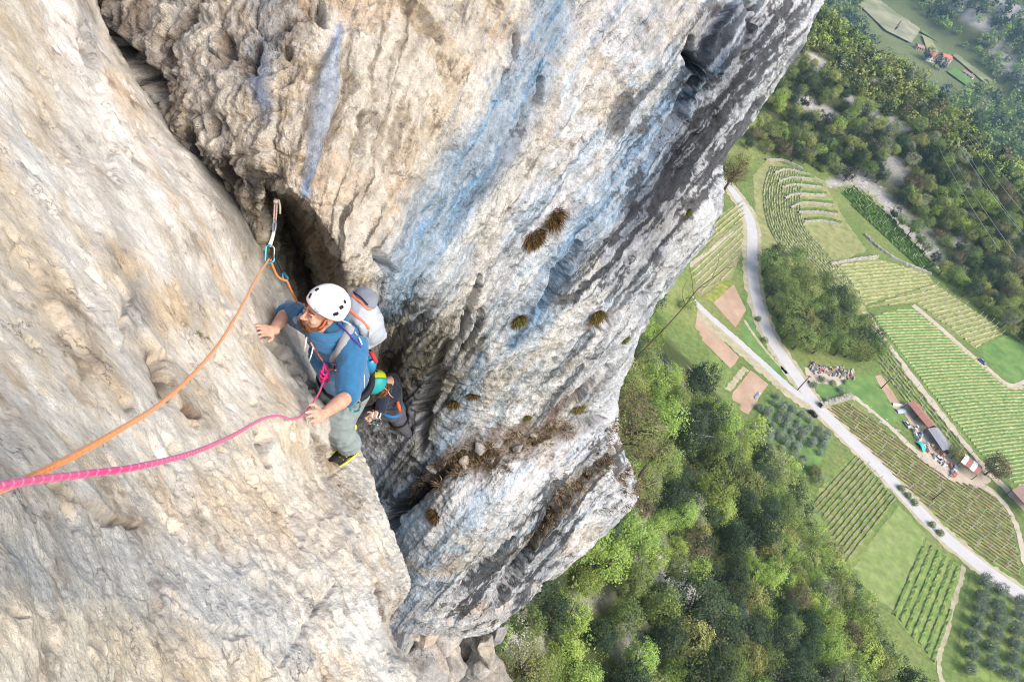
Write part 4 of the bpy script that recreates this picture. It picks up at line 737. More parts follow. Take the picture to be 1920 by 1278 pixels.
def mass(name, label, items, nl, leaf, parent=None):
    """a wood that reads as one mass, one object"""
    base = {}; V_, F_, N_, MI = [], [], [], []; o = 0; kinds = ['bright', 'mid', 'dark', 'olive', 'grey', 'brown']
    for k, kd in enumerate(kinds):
        for s in range(2):
            r = np.random.default_rng(900 + k * 5 + s); u = r.normal(size=(30, 3)); u /= np.linalg.norm(u, axis=1)[:, None]; c = u * (1 + .3 * vn(u * 1.6 + k, 3))[:, None] * r.uniform(.6, 1, 30)[:, None] ** .5; base[kd, s] = leaf_cloud(c, r.uniform(.2, .4, 30), nl, leaf, r)
    for x, y, z, rad, kd in items:
        v, f, n = base[kd, random.randrange(2)]; a = random.uniform(0, 6.28); R_ = np.array([[math.cos(a), -math.sin(a), 0], [math.sin(a), math.cos(a), 0], [0, 0, 1]])
        V_.append((v @ R_.T) * rad * np.array([1, 1, random.uniform(.9, 1.25)]) + np.array([x, y, z + rad * 1.2])); N_.append(n @ R_.T); F_.append(f + o); MI.append(np.full(len(f), kinds.index(kd))); o += len(v)
    me = mesh_np(name, np.concatenate(V_), np.concatenate(F_), True)
    for kd in kinds: me.materials.append(LEAF[kd])
    me.polygons.foreach_set('material_index', np.concatenate(MI).astype(np.int32))
    ob = bpy.data.objects.new(name, me); COL.objects.link(ob); return tag(ob, label, 'wood', kind='stuff')
if trest: mass('slope_wood', 'outer part of the wood below the cliff towards the fields, read as one mass', trest, 420, .10)
if rest: mass('hillside_wood', 'dense wood covering the upper hillside up to the ridge', rest, 160, .2)
FARF = [(1640, -40), (1702, 0), (1880, 162), (1905, 215), (1860, 190), (1830, 160), (1790, 190), (1640, 130), (1600, 20)]
def ok_far(x, y):
    z = hgt(x, y); bx, by, _ = P3(x, y, z)
    return (bx > 1500) & (bx < 1960) & (by > -60) & (by < 420) & ~in_poly(bx, by, FARF) & (fbm(np.stack([x * .012, y * .012, 0 * x + 2], -1), 3, 26) < .30)
fp = [(x, y, float(hgt(x, y)), random.uniform(4.0, 7.5), random.choices(['bright', 'mid', 'dark', 'olive', 'grey'], [2, 4, 4, 2, 1])[0]) for x, y in darts(120, 900, 560, 1700, 8.5, 30000, ok_far)]
if fp: mass('distant_wood', 'hazy bluish wood on the slopes across the far valley', fp, 80, .27)
# undergrowth in the wood
und = [(x, y, float(hgt(x, y)), random.uniform(.7, 1.5), random.choices(['bright', 'mid', 'dark', 'olive', 'brown'], [3, 3, 2, 2, 1])[0]) for x, y in darts(2, 125, 14, 200, 2.0, 26000, lambda x, y: ok_talus(x, y) & (fbm(np.stack([x * .075, y * .075, 0 * x + 4], -1), 3, 66) < .36))]
mass('undergrowth', 'low bushes filling the gaps of the wood below the cliff', [(x, y, z - .6, r_, k) for x, y, z, r_, k in und], 90, .15)
print('COUNTS', n_talus, len(pts), len(hp), len(fp), len(und))
# ------------------------------------------------------------------ people and their gear
from mathutils.bvhtree import BVHTree
AX, AY, AZ = Vector((1, 0, 0)), Vector((0, 1, 0)), Vector((0, 0, 1))
def blend(name, mb, voxel, smooth, mt, parent=None, fn=None):
    """melts the collected closed shapes into one continuous surface"""
    me = bpy.data.meshes.new(name); me.from_pydata(mb.v, [], mb.f); me.update()
    bm = bmesh.new(); bm.from_mesh(me); bmesh.ops.recalc_face_normals(bm, faces=bm.faces); bm.to_mesh(me); bm.free()
    o = bpy.data.objects.new(name, me); COL.objects.link(o)
    r = o.modifiers.new('r', 'REMESH'); r.mode = 'VOXEL'; r.voxel_size = voxel; r.use_smooth_shade = True
    s = o.modifiers.new('s', 'SMOOTH'); s.factor = .5; s.iterations = smooth
    bpy.context.view_layer.update(); dg = bpy.context.evaluated_depsgraph_get(); me2 = bpy.data.meshes.new_from_object(o.evaluated_get(dg)); bpy.data.objects.remove(o)
    me2.name = name
    if fn is not None:
        n = len(me2.vertices); v = np.empty(n * 3, np.float32); me2.vertices.foreach_get('co', v); nn = np.empty(n * 3, np.float32); me2.vertices.foreach_get('normal', nn); v = v.reshape(-1, 3); nn = nn.reshape(-1, 3)
        me2.vertices.foreach_set('co', (v + nn * fn(v, nn)[:, None]).astype(np.float32).ravel()); me2.update()
    me2.polygons.foreach_set('use_smooth', [True] * len(me2.polygons))
    return link(name, me2, parent, [mt])
def bvh_of(*objs):
    out = []
    for o in objs:
        me = o.data; out.append(BVHTree.FromPolygons([v.co[:] for v in me.vertices], [p.vertices[:] for p in me.polygons]))
    return out
def hit(bvhs, px, py):
    r = Vector(ray(px, py)).normalized(); best = None
    for b in bvhs:
        h = b.ray_cast(Vector((0, 0, CAM_H)), r)
        if h[0] is not None and (best is None or h[3] < best[2]): best = (h[0], h[1] if h[1].dot(r) < 0 else -h[1], h[3])
    return best
def frame(f, u):
    f = f.normalized(); r = f.cross(u).normalized(); u = r.cross(f).normalized(); return r, f, u
def folds(sc, amp): return lambda v, n: amp * fbm(v * sc, 3, 71, ridged=True) + amp * .8 * fbm(v * sc * .4, 2, 73)
SKIN = mat('skin', (.50, .27, .19), .55, var=.10, scale=30, col2=(.58, .34, .25), spec=.35)
HOOD = mat('blue_fleece', (.03, .135, .275), .9, var=.10, scale=25, bump=.0008, bscale=900, spec=.15, sheen=.3)
PANT = mat('grey_green_cotton', (.24, .285, .29), .9, var=.10, scale=14, bump=.0006, bscale=700, spec=.15)
WHITE = mat('white_shell', (.86, .87, .88), .35, spec=.45); BLACK = mat('black_webbing', (.012, .012, .014), .7, spec=.3); ORANGE = mat('orange_trim', (.75, .14, .045), .6)
BEARD = mat('auburn_hair', (.125, .055, .028), .85, var=.3, scale=120, spec=.2, bump=.002, bscale=350); GREYF = mat('pack_fabric', (.36, .40, .46), .65, var=.08, scale=12, spec=.3, bump=.001, bscale=240); DGREY = mat('strap_grey', (.30, .31, .33), .8, var=.06, scale=40)
CORAL = mat('coral_zip', (.85, .19, .11), .6); LIME = mat('lime_rubber', (.52, .62, .06), .6); TEAL = mat('teal_shell', (.02, .34, .36), .45, spec=.4); METAL = mat('raw_metal', (.62, .62, .63), .3, metal=1.0); BLUEM = mat('blue_anodised', (.06, .42, .55), .28, metal=.75, spec=.5); PURPLE = mat('purple_cord', (.10, .05, .34), .7); WCORD = mat('white_cord', (.75, .74, .72), .8); RED = mat('red_webbing', (.55, .03, .04), .7); NAVY = mat('navy_jersey', (.014, .020, .040), .9, var=.12, scale=22, sheen=.2, bump=.0008, bscale=600); CHAR = mat('charcoal_cotton', (.085, .085, .105), .9, var=.12, scale=18); BLUEB = mat('blue_belt', (.02, .14, .34), .7); HAIR = mat('brown_hair', (.17, .075, .03), .7, var=.35, scale=60, spec=.35)
EYEW = mat('eye_white', (.7, .68, .65), .3); IRIS = mat('iris', (.03, .04, .05), .25)
def hand(mb, wrist, tip_dir, palm_n, L=.170, side=1, curl=.5):
    """palm and five fingers; tip_dir to the finger tips, palm_n out of the back of the hand"""
    f = tip_dir.normalized(); n = (palm_n - f * palm_n.dot(f)).normalized(); s = f.cross(n) * side
    c = wrist + f * L * .27
    R = Matrix((s, f, n)).transposed(); mb.ball(c, .043, .052, .018, R, 12, 8); mb.tube([wrist - f * .03, wrist + f * .03], [.027, .03], 8)
    for k, (off, ln, sp) in enumerate(((.031, .82, .09), (.011, .95, .03), (-.010, .90, -.04), (-.029, .70, -.11))):
        b = wrist + f * L * .42 + s * off; d1 = (f + s * sp).normalized(); l = L * .5 * ln
        p1 = b + d1 * l * .42 + n * .006; p2 = p1 + (d1 - n * curl * .9).normalized() * l * .33; p3 = p2 + (d1 - n * curl * 1.9).normalized() * l * .27
        mb.tube([b - d1 * .02, b, p1, p2, p3], [.0088, .0090, .0084, .0078, .006], 8)
    b = wrist + f * L * .16 + s * .034; p1 = b + (f * .65 + s * .75).normalized() * .036; p2 = p1 + (f * .95 + s * .25 - n * .25).normalized() * .032
    mb.tube([b - s * .02, b, p1, p2], [.012, .013, .0105, .0075], 7)
def head_shapes(mb, c, f, u, sc=1.0):
    r, f, u = frame(f, u); R = Matrix((r, f, u)).transposed()
    def at(x, y, z): return c + (r * x + f * y + u * z) * sc
    mb.ball(at(0, -.012, .035), .077 * sc, .097 * sc, .088 * sc, R, 18, 14); mb.ball(at(0, .035, -.035), .060 * sc, .062 * sc, .078 * sc, R, 16, 12); mb.ball(at(0, .065, -.088), .030 * sc, .030 * sc, .026 * sc, R, 12, 8)
    mb.tube([at(0, .092, .028), at(0, .108, .0), at(0, .120, -.020), at(0, .104, -.028)], [.008 * sc, .010 * sc, .014 * sc, .010 * sc], 8)
    for s in (-1, 1):
        mb.ball(at(s * .012, .106, -.024), .009 * sc, .008 * sc, .007 * sc, R); mb.ball(at(s * .031, .090, .034), .024 * sc, .012 * sc, .008 * sc, R); mb.ball(at(s * .040, .070, -.020), .022 * sc, .022 * sc, .018 * sc, R)
        mb.ball(at(s * .076, -.012, -.008), .008 * sc, .020 * sc, .032 * sc, R)
    mb.ball(at(0, .098, -.055), .022 * sc, .010 * sc, .006 * sc, R); mb.ball(at(0, .095, -.066), .020 * sc, .010 * sc, .007 * sc, R)
    mb.tube([at(0, -.02, -.04), at(0, -.035, -.13), at(0, -.06, -.19)], [.058 * sc, .055 * sc, .065 * sc], 12)
    return at, R
def carabiner(name, top, down, nrm_, L, mt, label, group=None, gate=METAL, cat='carabiner'):
    down = down.normalized(); side = down.cross(nrm_).normalized(); root = empty(name, top); tag(root, label, cat, group)
    out = [(0, 0), (.16, .03), (.25, .16), (.22, .55), (.20, .85), (.10, .98), (-.10, .98), (-.24, .84), (-.26, .66)]; g = [(0, 0), (-.12, .03), (-.20, .14), (-.26, .66)]
    q = lambda a: [top + side * x * L + down * y * L for x, y in a]
    MB().tube([Vector(z) for z in curve_pts([list(z) for z in q(out)], 30)], L * .055, 8).build('body', mt, root, True); MB().tube(q(g), L * .042, 8).build('gate', gate, root, True)
    return root

# ---- the climber in the blue hoodie
J = dict(head=V(604, 584, 4.38), neck=V(626, 626, 4.52), chest=V(626, 652, 4.62), waist=V(645, 698, 4.86), pelv=V(652, 718, 4.97), rs=V(578, 598, 4.60), re=V(540, 584, 4.76), rw=V(512, 619, 4.44), ls=V(662, 642, 4.48), le=V(653, 742, 4.32), lw=V(608, 776, 4.05),
         lh=V(656, 732, 5.0), lk=V(630, 796, 5.14), la=V(656, 836, 5.42), rh=V(626, 714, 4.98), rk=V(614, 750, 5.24), ra=V(648, 798, 5.62))
F1 = (AX * -.58 - AY * .80 + AZ * .10).normalized(); U1 = (AZ - F1 * .10).normalized()
T1 = (J['neck'] - J['pelv']).normalized(); B1 = (AX * .5 + AY * .85); B1 = (B1 - T1 * B1.dot(T1)).normalized(); R1 = T1.cross(B1).normalized()
_d = on_left(604, 782)[2]; J['lw'] = V(608, 775, min(4.05, _d - .08)); _t = on_left(572, 790)[2]; LTIP = V(570, 789, _t - .07); print('HAND', _d, _t, on_left(482, 622)[2])
man = tag(empty('person', J['la']), 'bearded man in blue hoodie and white helmet gripping the rock with both hands', 'person')
mb = MB(); at1, RH = head_shapes(mb, J['head'], F1, U1)
hl, hr = on_left(576, 788), on_left(482, 622)
mb.tube([J['head'] - U1 * .1, J['neck'], J['chest'], J['waist'], J['pelv']], [.05, .06, .11, .1, .1], 12)
for a in (('rs', 're', 'rw'), ('ls', 'le', 'lw')):
    p = [J[k] for k in a]; mb.tube([J['chest'] + J['neck'] * 0 + (J['neck'] - J['chest']) * .4, p[0]], [.06, .055], 8); mb.tube([p[0], p[0].lerp(p[1], .5), p[1], p[1].lerp(p[2], .3), p[1].lerp(p[2], .7), p[2]], [.05, .048, .042, .043, .034, .027], 10)
for a in (('lh', 'lk', 'la'), ('rh', 'rk', 'ra')):
    p = [J[k] for k in a]; mb.tube([J['pelv'], p[0], p[1], p[2]], [.08, .07, .05, .04], 10)
hand(mb, J['lw'], LTIP - J['lw'], hl[1] + Vector((0, 0, .4)), side=1, curl=.22)
hand(mb, J['rw'], V(474, 620, 4.30) - J['rw'], hr[1] + Vector((0, 0, .4)), side=-1, curl=.55)
body1 = blend('body', mb, .0045, 2, SKIN, man)
mb = MB(); lo = J['pelv'].lerp(J['waist'], .25)
Rt = Matrix((R1, B1, T1)).transposed()
mb.ball(J['chest'].lerp(J['neck'], .25), .185, .12, .19, Rt, 18, 12); mb.ball(J['chest'].lerp(J['waist'], .45), .165, .12, .21, Rt, 18, 12); mb.tube([J['chest'], J['waist'], lo], [.15, .15, .155], 16)
mb.tube([J['neck'] + T1 * .01, J['rs'] - T1 * .0], [.10, .085], 12); mb.tube([J['neck'] + T1 * .01, J['ls']], [.10, .09], 12)
mb.tube([J['rs'], J['rs'].lerp(J['re'], .5), J['re'], J['re'].lerp(J['rw'], .22)], [.082, .075, .066, .058], 12)
mb.tube([J['ls'] + T1 * .01, J['ls'].lerp(J['le'], .5), J['le'], J['le'].lerp(J['lw'], .14)], [.090, .080, .066, .058], 12)
hoodie = blend('hoodie', mb, .0085, 5, HOOD, man, folds(11, .0075))
mb = MB(); hc = J['neck'] + T1 * .02 + F1 * .02
for k in range(3):
    up_ = (T1 * .6 + U1 * .4 + F1 * .15).normalized(); r_, f_, u_ = frame(F1, up_); rad = .088 + .022 * (1 - k / 2.0)
    mb.tube([hc + up_ * (.045 * k - .02) + (r_ * math.cos(t) * rad + f_ * math.sin(t) * (rad + .015)) - up_ * .025 * math.sin(t) for t in np.linspace(0, 2 * math.pi, 22)[:-1]], .024, 8, closed=True)
mb.ball(hc - F1 * .10 - T1 * .03, .12, .07, .10, Matrix(frame(F1, T1)).transposed(), 14, 10)
hood_o = blend('hood', mb, .007, 3, HOOD, man, folds(16, .004))
mb = MB(); mb.ball(J['pelv'], .175, .125, .13, Rt, 16, 10); mb.tube([J['waist'] - T1 * .02, J['pelv']], [.142, .16], 14)
mb.tube([J['lh'], J['lh'].lerp(J['lk'], .5), J['lk'], J['lk'].lerp(J['la'], .4), J['la']], [.125, .118, .10, .095, .078], 12)
mb.tube([J['rh'], J['rh'].lerp(J['rk'], .5), J['rk'], J['rk'].lerp(J['ra'], .4), J['ra']], [.112, .10, .084, .08, .066], 12)
trousers = blend('trousers', mb, .009, 4, PANT, man, folds(10, .010))
def shoe(parent, ankle, toe_dir, sole_up, L=.27, mats=(BLACK, LIME), sc=1.0):
    f = toe_dir.normalized(); u = (sole_up - f * sole_up.dot(f)).normalized(); r = f.cross(u); R = Matrix((r, f, u)).transposed(); q = lambda x, y, z: ankle + (r * x + f * y + u * z) * sc
    mb = MB(); mb.ball(q(0, -.01, -.03), .045 * sc, .06 * sc, .05 * sc, R, 14, 10); mb.ball(q(0, .06, -.045), .043 * sc, .085 * sc, .034 * sc, R, 14, 10); mb.ball(q(-.004, .14, -.055), .040 * sc, .055 * sc, .023 * sc, R, 14, 10); mb.tube([q(0, -.012, .02), q(0, -.012, -.04)], [.047 * sc, .045 * sc], 12)
    s = blend('shoe', mb, .006, 4, mats[0], parent)
    mb = MB(); mb.ball(q(0, .05, -.066), .049 * sc, .142 * sc, .015 * sc, R, 18, 8); so_ = blend('sole', mb, .005, 3, mats[1], s)
    mb = MB()
    for k in range(4): mb.tube([q(-.026, .03 + .025 * k, -.012 - .009 * k), q(0, .04 + .025 * k, -.004 - .010 * k), q(.026, .03 + .025 * k, -.012 - .009 * k)], .0035 * sc, 6)
    mb.tube([q(-.046, -.05, -.03), q(-.05, .03, -.045), q(-.04, .12, -.05)], .006 * sc, 6); mb.tube([q(.046, -.05, -.03), q(.05, .03, -.045), q(.04, .12, -.05)], .006 * sc, 6)
    mb.build('laces', mats[1], s, True)
shoe(man, J['la'] + Vector((0, 0, -.05)), V(630, 856, 5.36) - J['la'], AZ * .8 + AX * .3, sc=1.12); shoe(man, J['ra'] + Vector((0, 0, -.05)), V(628, 815, 5.6) - J['ra'], AZ)
# face: beard, eyes, brows
mb = MB()
for s in (-1, 1): mb.tube([at1(s * .070, .012, -.015), at1(s * .066, .035, -.06), at1(s * .044, .076, -.088), at1(0, .094, -.098)], [.009, .014, .016, .018], 8)
mb.tube([at1(-.034, .092, -.058), at1(-.02, .106, -.045), at1(0, .112, -.042), at1(.02, .106, -.045), at1(.034, .092, -.058)], [.009, .009, .009, .009, .009], 8); mb.tube([at1(-.034, .092, -.06), at1(-.03, .088, -.09)], .013, 8); mb.tube([at1(.034, .092, -.06), at1(.03, .088, -.09)], .013, 8)
beard = blend('beard', mb, .0045, 2, BEARD, man, lambda v, n: .004 * fbm(v * 90, 2, 3))
mb = MB()
for s in (-1, 1): mb.tube([at1(s * .016, .098, .040), at1(s * .032, .097, .046), at1(s * .050, .080, .040)], [.004, .005, .003], 6)
mb.ball(at1(0, -.035, .02), .079, .092, .080, RH, 14, 10); hair1 = mb.build('hair', BEARD, man, True)
for s in (-1, 1):
    e = MB().ball(at1(s * .031, .078, .016), .0125, .0125, .0115, RH).build('eye', EYEW, man, True); MB().ball(at1(s * .031 - .003, .0885, .014), .0055, .003, .0055, RH).build('iris', IRIS, e, True)
    mb = MB(); mb.ball(at1(s * .031, .080, .023), .0155, .0135, .008, RH); mb.build('eyelid', SKIN, man, True)
# helmet: shell with a rim, vents and a small mark
hc1 = J['head'] + U1 * .058 - F1 * .026; r_, f_, u_ = frame((F1 + U1 * .30).normalized(), (U1 - F1 * .30).normalized()); v, f = [], []; nu, nv = 40, 18
for j in range(nv + 1):
    th = (math.pi / 2 + .16) * j / nv
    for i in range(nu):
        a = 2 * math.pi * i / nu; fr = math.sin(a); ex = 1 + .05 * max(0, fr); rr = math.sin(min(th, math.pi / 2)); dz = math.cos(th) * .095 - (.016 * (1 - fr) if th > math.pi / 2 else 0)
        bulge = 1 + .02 * math.cos(6 * a) * rr * (1 - rr) * 4
        v.append(hc1 + (r_ * math.cos(a) * .096 + f_ * math.sin(a) * .114 * ex) * rr * bulge + u_ * dz)
for j in range(nv):
    for i in range(nu): f.append((j * nu + i, (j + 1) * nu + i, (j + 1) * nu + (i + 1) % nu, j * nu + (i + 1) % nu))
mb = MB(); mb.add(v, f); helmet = mb.build('helmet', WHITE, man, True)
sol = helmet.modifiers.new('thick', 'SOLIDIFY'); sol.thickness = .012; sol.offset = 1
rim = v[nv * nu:]; MB().tube([p - u_ * .004 for p in rim], .0055, 8, closed=True).build('rim', ORANGE, helmet, True)
bv = bvh_of(helmet)
def pad(parent, name, hits, sx, sy, ang, mt, th=.004, lift=.0):
    """small rounded plate lying on a surface"""
    p, n, _ = hits; up_ = Vector(AZ) - n * n.z; up_.normalize(); s = up_.cross(n); a = up_ * math.cos(ang) + s * math.sin(ang); b = n.cross(a); vs_ = []
    for z in (-.5, .5):
        for k in range(12):
            t = 2 * math.pi * k / 12; c_, s_ = math.cos(t), math.sin(t); e = .55; vs_.append(p + a * math.copysign(abs(c_) ** e, c_) * sy + b * math.copysign(abs(s_) ** e, s_) * sx + n * (z * th + lift))
    return MB().add(vs_, [tuple(range(12))[::-1], tuple(range(12, 24))] + [(k, (k + 1) % 12, 12 + (k + 1) % 12, 12 + k) for k in range(12)]).build(name, mt, parent)
for x, y, sx, sy, an in ((596, 546, .008, .012, -.9), (585, 556, .008, .015, -.8), (580, 578, .009, .018, .5), (603, 595, .018, .009, .15), (628, 586, .016, .011, -.2), (637.5, 575, .014, .011, -.1), (643, 566, .009, .011, -.1)):
    h_ = hit(bv, x, y)
    if h_: pad(helmet, 'vent', (h_[0] + h_[1] * .012, h_[1], 0), sx, sy, an, BLACK, .005)
h_ = hit(bv, 594, 579)
if h_:
    pad(helmet, 'emblem', (h_[0] + h_[1] * .0125, h_[1], 0), .013, .004, .5, mat('pale_blue_print', (.22, .50, .62), .5), .003)
    h2 = hit(bv, 597, 583); pad(helmet, 'emblem', (h2[0] + h2[1] * .0125, h2[1], 0), .009, .003, -.9, DGREY, .003)
mb = MB(); mb.tube([at1(.078, .02, .02), at1(.076, .03, -.03), at1(.05, .055, -.10), at1(0, .07, -.125), at1(-.05, .055, -.10), at1(-.076, .03, -.03), at1(-.078, .02, .02)], .006, 6); mb.build('chin_strap', ORANGE, helmet, True)
# cords and straps lying on the clothes
bh = bvh_of(hoodie, hood_o)
def on_cloth(pts, lift): return [(lambda h: (h[0] + h[1] * lift) if h else V(x, y, 4.45))(hit(bh, x, y)) for x, y in pts]
def band(parent, name, pts, wid, mt, lift=.006):
    hs = [hit(bh, x, y) for x, y in curve_pts(np.array(pts, float), 14)]; hs = [h for h in hs if h]; v = []
    for i, h in enumerate(hs):
        t = (hs[min(i + 1, len(hs) - 1)][0] - hs[max(i - 1, 0)][0]).normalized(); s = t.cross(h[1]).normalized() * wid / 2
        for a in (-1, -.5, .5, 1): v.append(h[0] + s * a + h[1] * (lift if abs(a) < 1 else lift * .1))
    m_ = MB().add(v, [(4 * i + k, 4 * i + k + 1, 4 * i + k + 5, 4 * i + k + 4) for i in range(len(hs) - 1) for k in range(3)]); return m_.build(name, mt, parent, True)
pk = tag(empty('backpack', V(675, 602, 4.7)), 'small light grey backpack with coral zips on the bearded man\'s back', 'backpack')
pc = V(629, 634, 4.56) + B1 * .185 + T1 * .015; mb = MB(); Rp = Matrix((R1, B1, T1)).transposed()
mb.ball(pc, .15, .105, .18, Rp, 18, 14); mb.box(pc, .24, .15, .25, Rp); mb.ball(pc + T1 * .10 + B1 * .01, .115, .085, .09, Rp, 16, 10)
pack = blend('pack_body', mb, .008, 9, GREYF, pk, folds(9, .008)); mb = MB(); mb.ball(pc + T1 * .165 + B1 * .05, .085, .06, .04, Rp, 14, 8); lid = blend('lid', mb, .006, 4, mat('lid_fabric', (.19, .21, .25), .7, var=.1, scale=15), pk, folds(12, .004))
bp = bvh_of(pack, lid); bh_keep = bh; bh = bp
band(pk, 'zip', [(652, 577), (668, 591), (682, 604), (692, 616)], .016, CORAL, .008); band(pk, 'zip', [(661, 554), (668, 560), (678, 566), (686, 578), (696, 579)], .014, CORAL, .010); band(pk, 'zip', [(664, 549), (676, 557), (690, 572)], .008, BLACK, .012)
h_ = hit(bp, 693, 619)
if h_: MB().tube([h_[0] + h_[1] * .012, h_[0] + h_[1] * .02 + Vector((0, 0, -.05))], .004, 6).build('zip_pull', WCORD, pk, True)
band(pk, 'cord', [(705, 597), (702, 612), (695, 626)], .006, WCORD, .006)
bh = bh_keep
band(pk, 'shoulder_strap', [(657, 612), (648, 632), (636, 652), (627, 672), (629, 690)], .055, DGREY, .012); band(pk, 'shoulder_strap', [(553, 602), (560, 596), (568, 592)], .045, DGREY, .010)
for pts in ([(575, 632), (573, 645), (570, 658)], [(587, 651), (584, 664), (580, 676)]):
    c = tag(MB().tube([V(x, y, 4.36 + .02 * k) for k, (x, y) in enumerate(pts)], .0042, 6).build('draw_cord', WCORD, None, True), 'left white draw cord hanging from the blue hood' if pts[0][0] < 580 else 'right white draw cord hanging from the blue hood', 'cord')
def sling(name, pts, mt, label, r=.005, lift=.008):
    q = [Vector(z) for z in curve_pts([list(z) for z in on_cloth(pts, lift)], 30)]; return tag(MB().tube(q, r, 6).build(name, mt, None, True), label, 'sling')
sling('sling', [(584, 640), (590, 651), (597, 660), (605, 672), (612, 681), (620, 690), (632, 695)], mat('red_white_sling', (.62, .20, .17), .8, var=.5, scale=60), 'red and white sling across the chest of the blue hoodie'); sling('sling', [(632, 608), (645, 618), (658, 630), (670, 643), (677, 652)], PURPLE, 'purple cord over the shoulder of the blue hoodie', .0045); sling('sling', [(640, 602), (655, 610), (665, 625), (673, 636), (677, 646)], WCORD, 'white cord over the shoulder beside the purple one', .0045); sling('sling', [(604, 672), (613, 680), (622, 683), (632, 684)], PURPLE, 'purple cord across the chest beside the red and white sling', .005)
# harness and hanging gear
hn = tag(empty('harness', J['waist']), 'black climbing harness around the hips of the bearded man', 'harness')
mb = MB(); cw = J['waist'].lerp(J['pelv'], .45); mb.tube([cw + (R1 * math.cos(t) * .183 + B1 * math.sin(t) * .145) for t in np.linspace(0, 2 * math.pi, 28)[:-1]], .022, 8, closed=True); mb.build('waist_belt', BLACK, hn, True)
mb = MB(); mb.tube([cw + R1 * .15 + B1 * .13, cw + R1 * .22 + B1 * .12 - AZ * .08, cw + R1 * .10 + B1 * .20 - AZ * .09, cw + B1 * .15], .006, 6); mb.build('gear_loop', BLACK, hn, True)
dn = -AZ; camz = (Vector((0, 0, CAM_H)) - J['pelv']).normalized()
def blob(name, shapes, mt, label, cat, vox=.006): mb = MB(); [mb.ball(*s) for s in shapes]; o = blend(name, mb, vox, 4, mt); return tag(o, label, cat)
carabiner('carabiner', V(669, 748, 4.62), dn, camz, .115, BLUEM, 'large blue carabiner hanging at the thigh of the bearded man')
b_ = tag(empty('bottle', V(693, 684, 4.9)), 'blue bottle clipped behind the hip of the bearded man', 'bottle'); q0 = V(695, 672, 4.80); ax = (V(691, 700, 4.95) - q0).normalized()
MB().tube([q0, q0 + ax * .02, q0 + ax * .04, q0 + ax * .11, q0 + ax * .12], [.022, .036, .04, .04, .03], 14).build('bottle_body', mat('blue_bottle', (.03, .24, .46), .35, spec=.5), b_, True); MB().tube([q0 + ax * .12, q0 + ax * .20], [.042, .036], 12).build('sleeve', BLACK, b_, True)
MB().tube([Vector(z) for z in curve_pts([list(V(x, y, 4.72)) for x, y in ((691, 655), (698, 660), (699, 672), (692, 676))], 16)], .006, 6).build('cord_loop', BLACK, hn, True)
tag(MB().tube([V(694, 659, 4.7), V(700, 668, 4.7), V(706, 679, 4.72)], [.012, .013, .012], 6).build('quickdraw_sling', RED, None, True), 'short red quickdraw sling behind the hip of the bearded man', 'sling')
tag(MB().tube([V(681, 664, 4.68), V(683, 700, 4.72), V(683, 727, 4.78)], .0035, 6).build('hanging_cord', WCORD, None, True), 'thin white cord hanging beside the hip of the bearded man', 'cord')
ck = tag(empty('chalk_bag', V(683, 720, 4.95)), 'pale grey chalk bag hanging behind the thigh of the bearded man', 'chalk bag'); q0 = V(681, 712, 4.94); MB().tube([q0, q0 - AZ * .05, q0 - AZ * .15, q0 - AZ * .17], [.05, .055, .05, .03], 14).build('bag', GREYF, ck, True); MB().tube([q0 + (AX * math.cos(t) + AY * math.sin(t)) * .052 for t in np.linspace(0, 6.283, 20)[:-1]], .008, 6, closed=True).build('collar', DGREY, ck, True)

# ---- the second climber below, in navy
Z2 = -.45
def V2(x, y, d): return V(x, y, d + Z2)
K = dict(head=V2(709, 716, 9.10), neck=V2(722, 716, 9.25), chest=V2(729, 733, 9.4), pelv=V2(736, 768, 9.7), ls=V2(720, 737, 9.12), le=V2(713, 772, 9.15), lw=V2(703, 775, 9.05), rs=V2(738, 710, 9.45), re=V2(720, 765, 9.5), rw=V2(704, 778, 9.3), lh=V2(728, 770, 9.7), lk=V2(688, 775, 9.75), la=V2(656, 792, 9.95), rh=V2(742, 774, 9.8), rk=V2(753, 797, 10.0), ra=V2(769, 815, 10.3))
woman = tag(empty('person', K['pelv']), 'second climber in navy top and charcoal trousers crouching in the recess below', 'person')
F2 = (V2(692, 726, 9.1) - K['head']).normalized(); F2 = (F2 + AX * .25 - AZ * .25).normalized(); U2 = (V2(692, 704, 8.9) - K['head']).normalized()
mb = MB(); at2, RH2 = head_shapes(mb, K['head'], F2, U2, .95); mb.tube([K['head'], K['neck'], K['chest'], K['pelv']], [.045, .05, .09, .09], 12)
for a in (('rs', 're', 'rw'), ('ls', 'le', 'lw')): p = [K[k] for k in a]; mb.tube([K['neck'], p[0]], .05, 8); mb.tube([p[0], p[1], p[1].lerp(p[2], .6), p[2]], [.045, .038, .032, .025], 10); hand(mb, p[2], (V2(694, 783, 9.0) - p[2]), AX + AZ, curl=.8)
for a in (('lh', 'lk', 'la'), ('rh', 'rk', 'ra')): p = [K[k] for k in a]; mb.tube([K['pelv'], *p], [.08, .07, .05, .035], 10)
blend('body', mb, .008, 2, SKIN, woman)
mb = MB(); T2 = (K['neck'] - K['pelv']).normalized(); mb.tube([K['pelv'] + T2 * .05, K['chest'].lerp(K['pelv'], .4), K['chest'], K['neck'] - T2 * .03], [.125, .135, .15, .10], 14); mb.tube([K['neck'] - T2 * .03, K['ls']], [.09, .075], 10); mb.tube([K['neck'] - T2 * .03, K['rs']], [.09, .075], 10)
mb.tube([K['ls'], K['le'], K['le'].lerp(K['lw'], .75)], [.075, .058, .042], 10); mb.tube([K['rs'], K['re'], K['re'].lerp(K['rw'], .7)], [.075, .06, .045], 10); blend('top', mb, .009, 4, NAVY, woman, folds(11, .007))
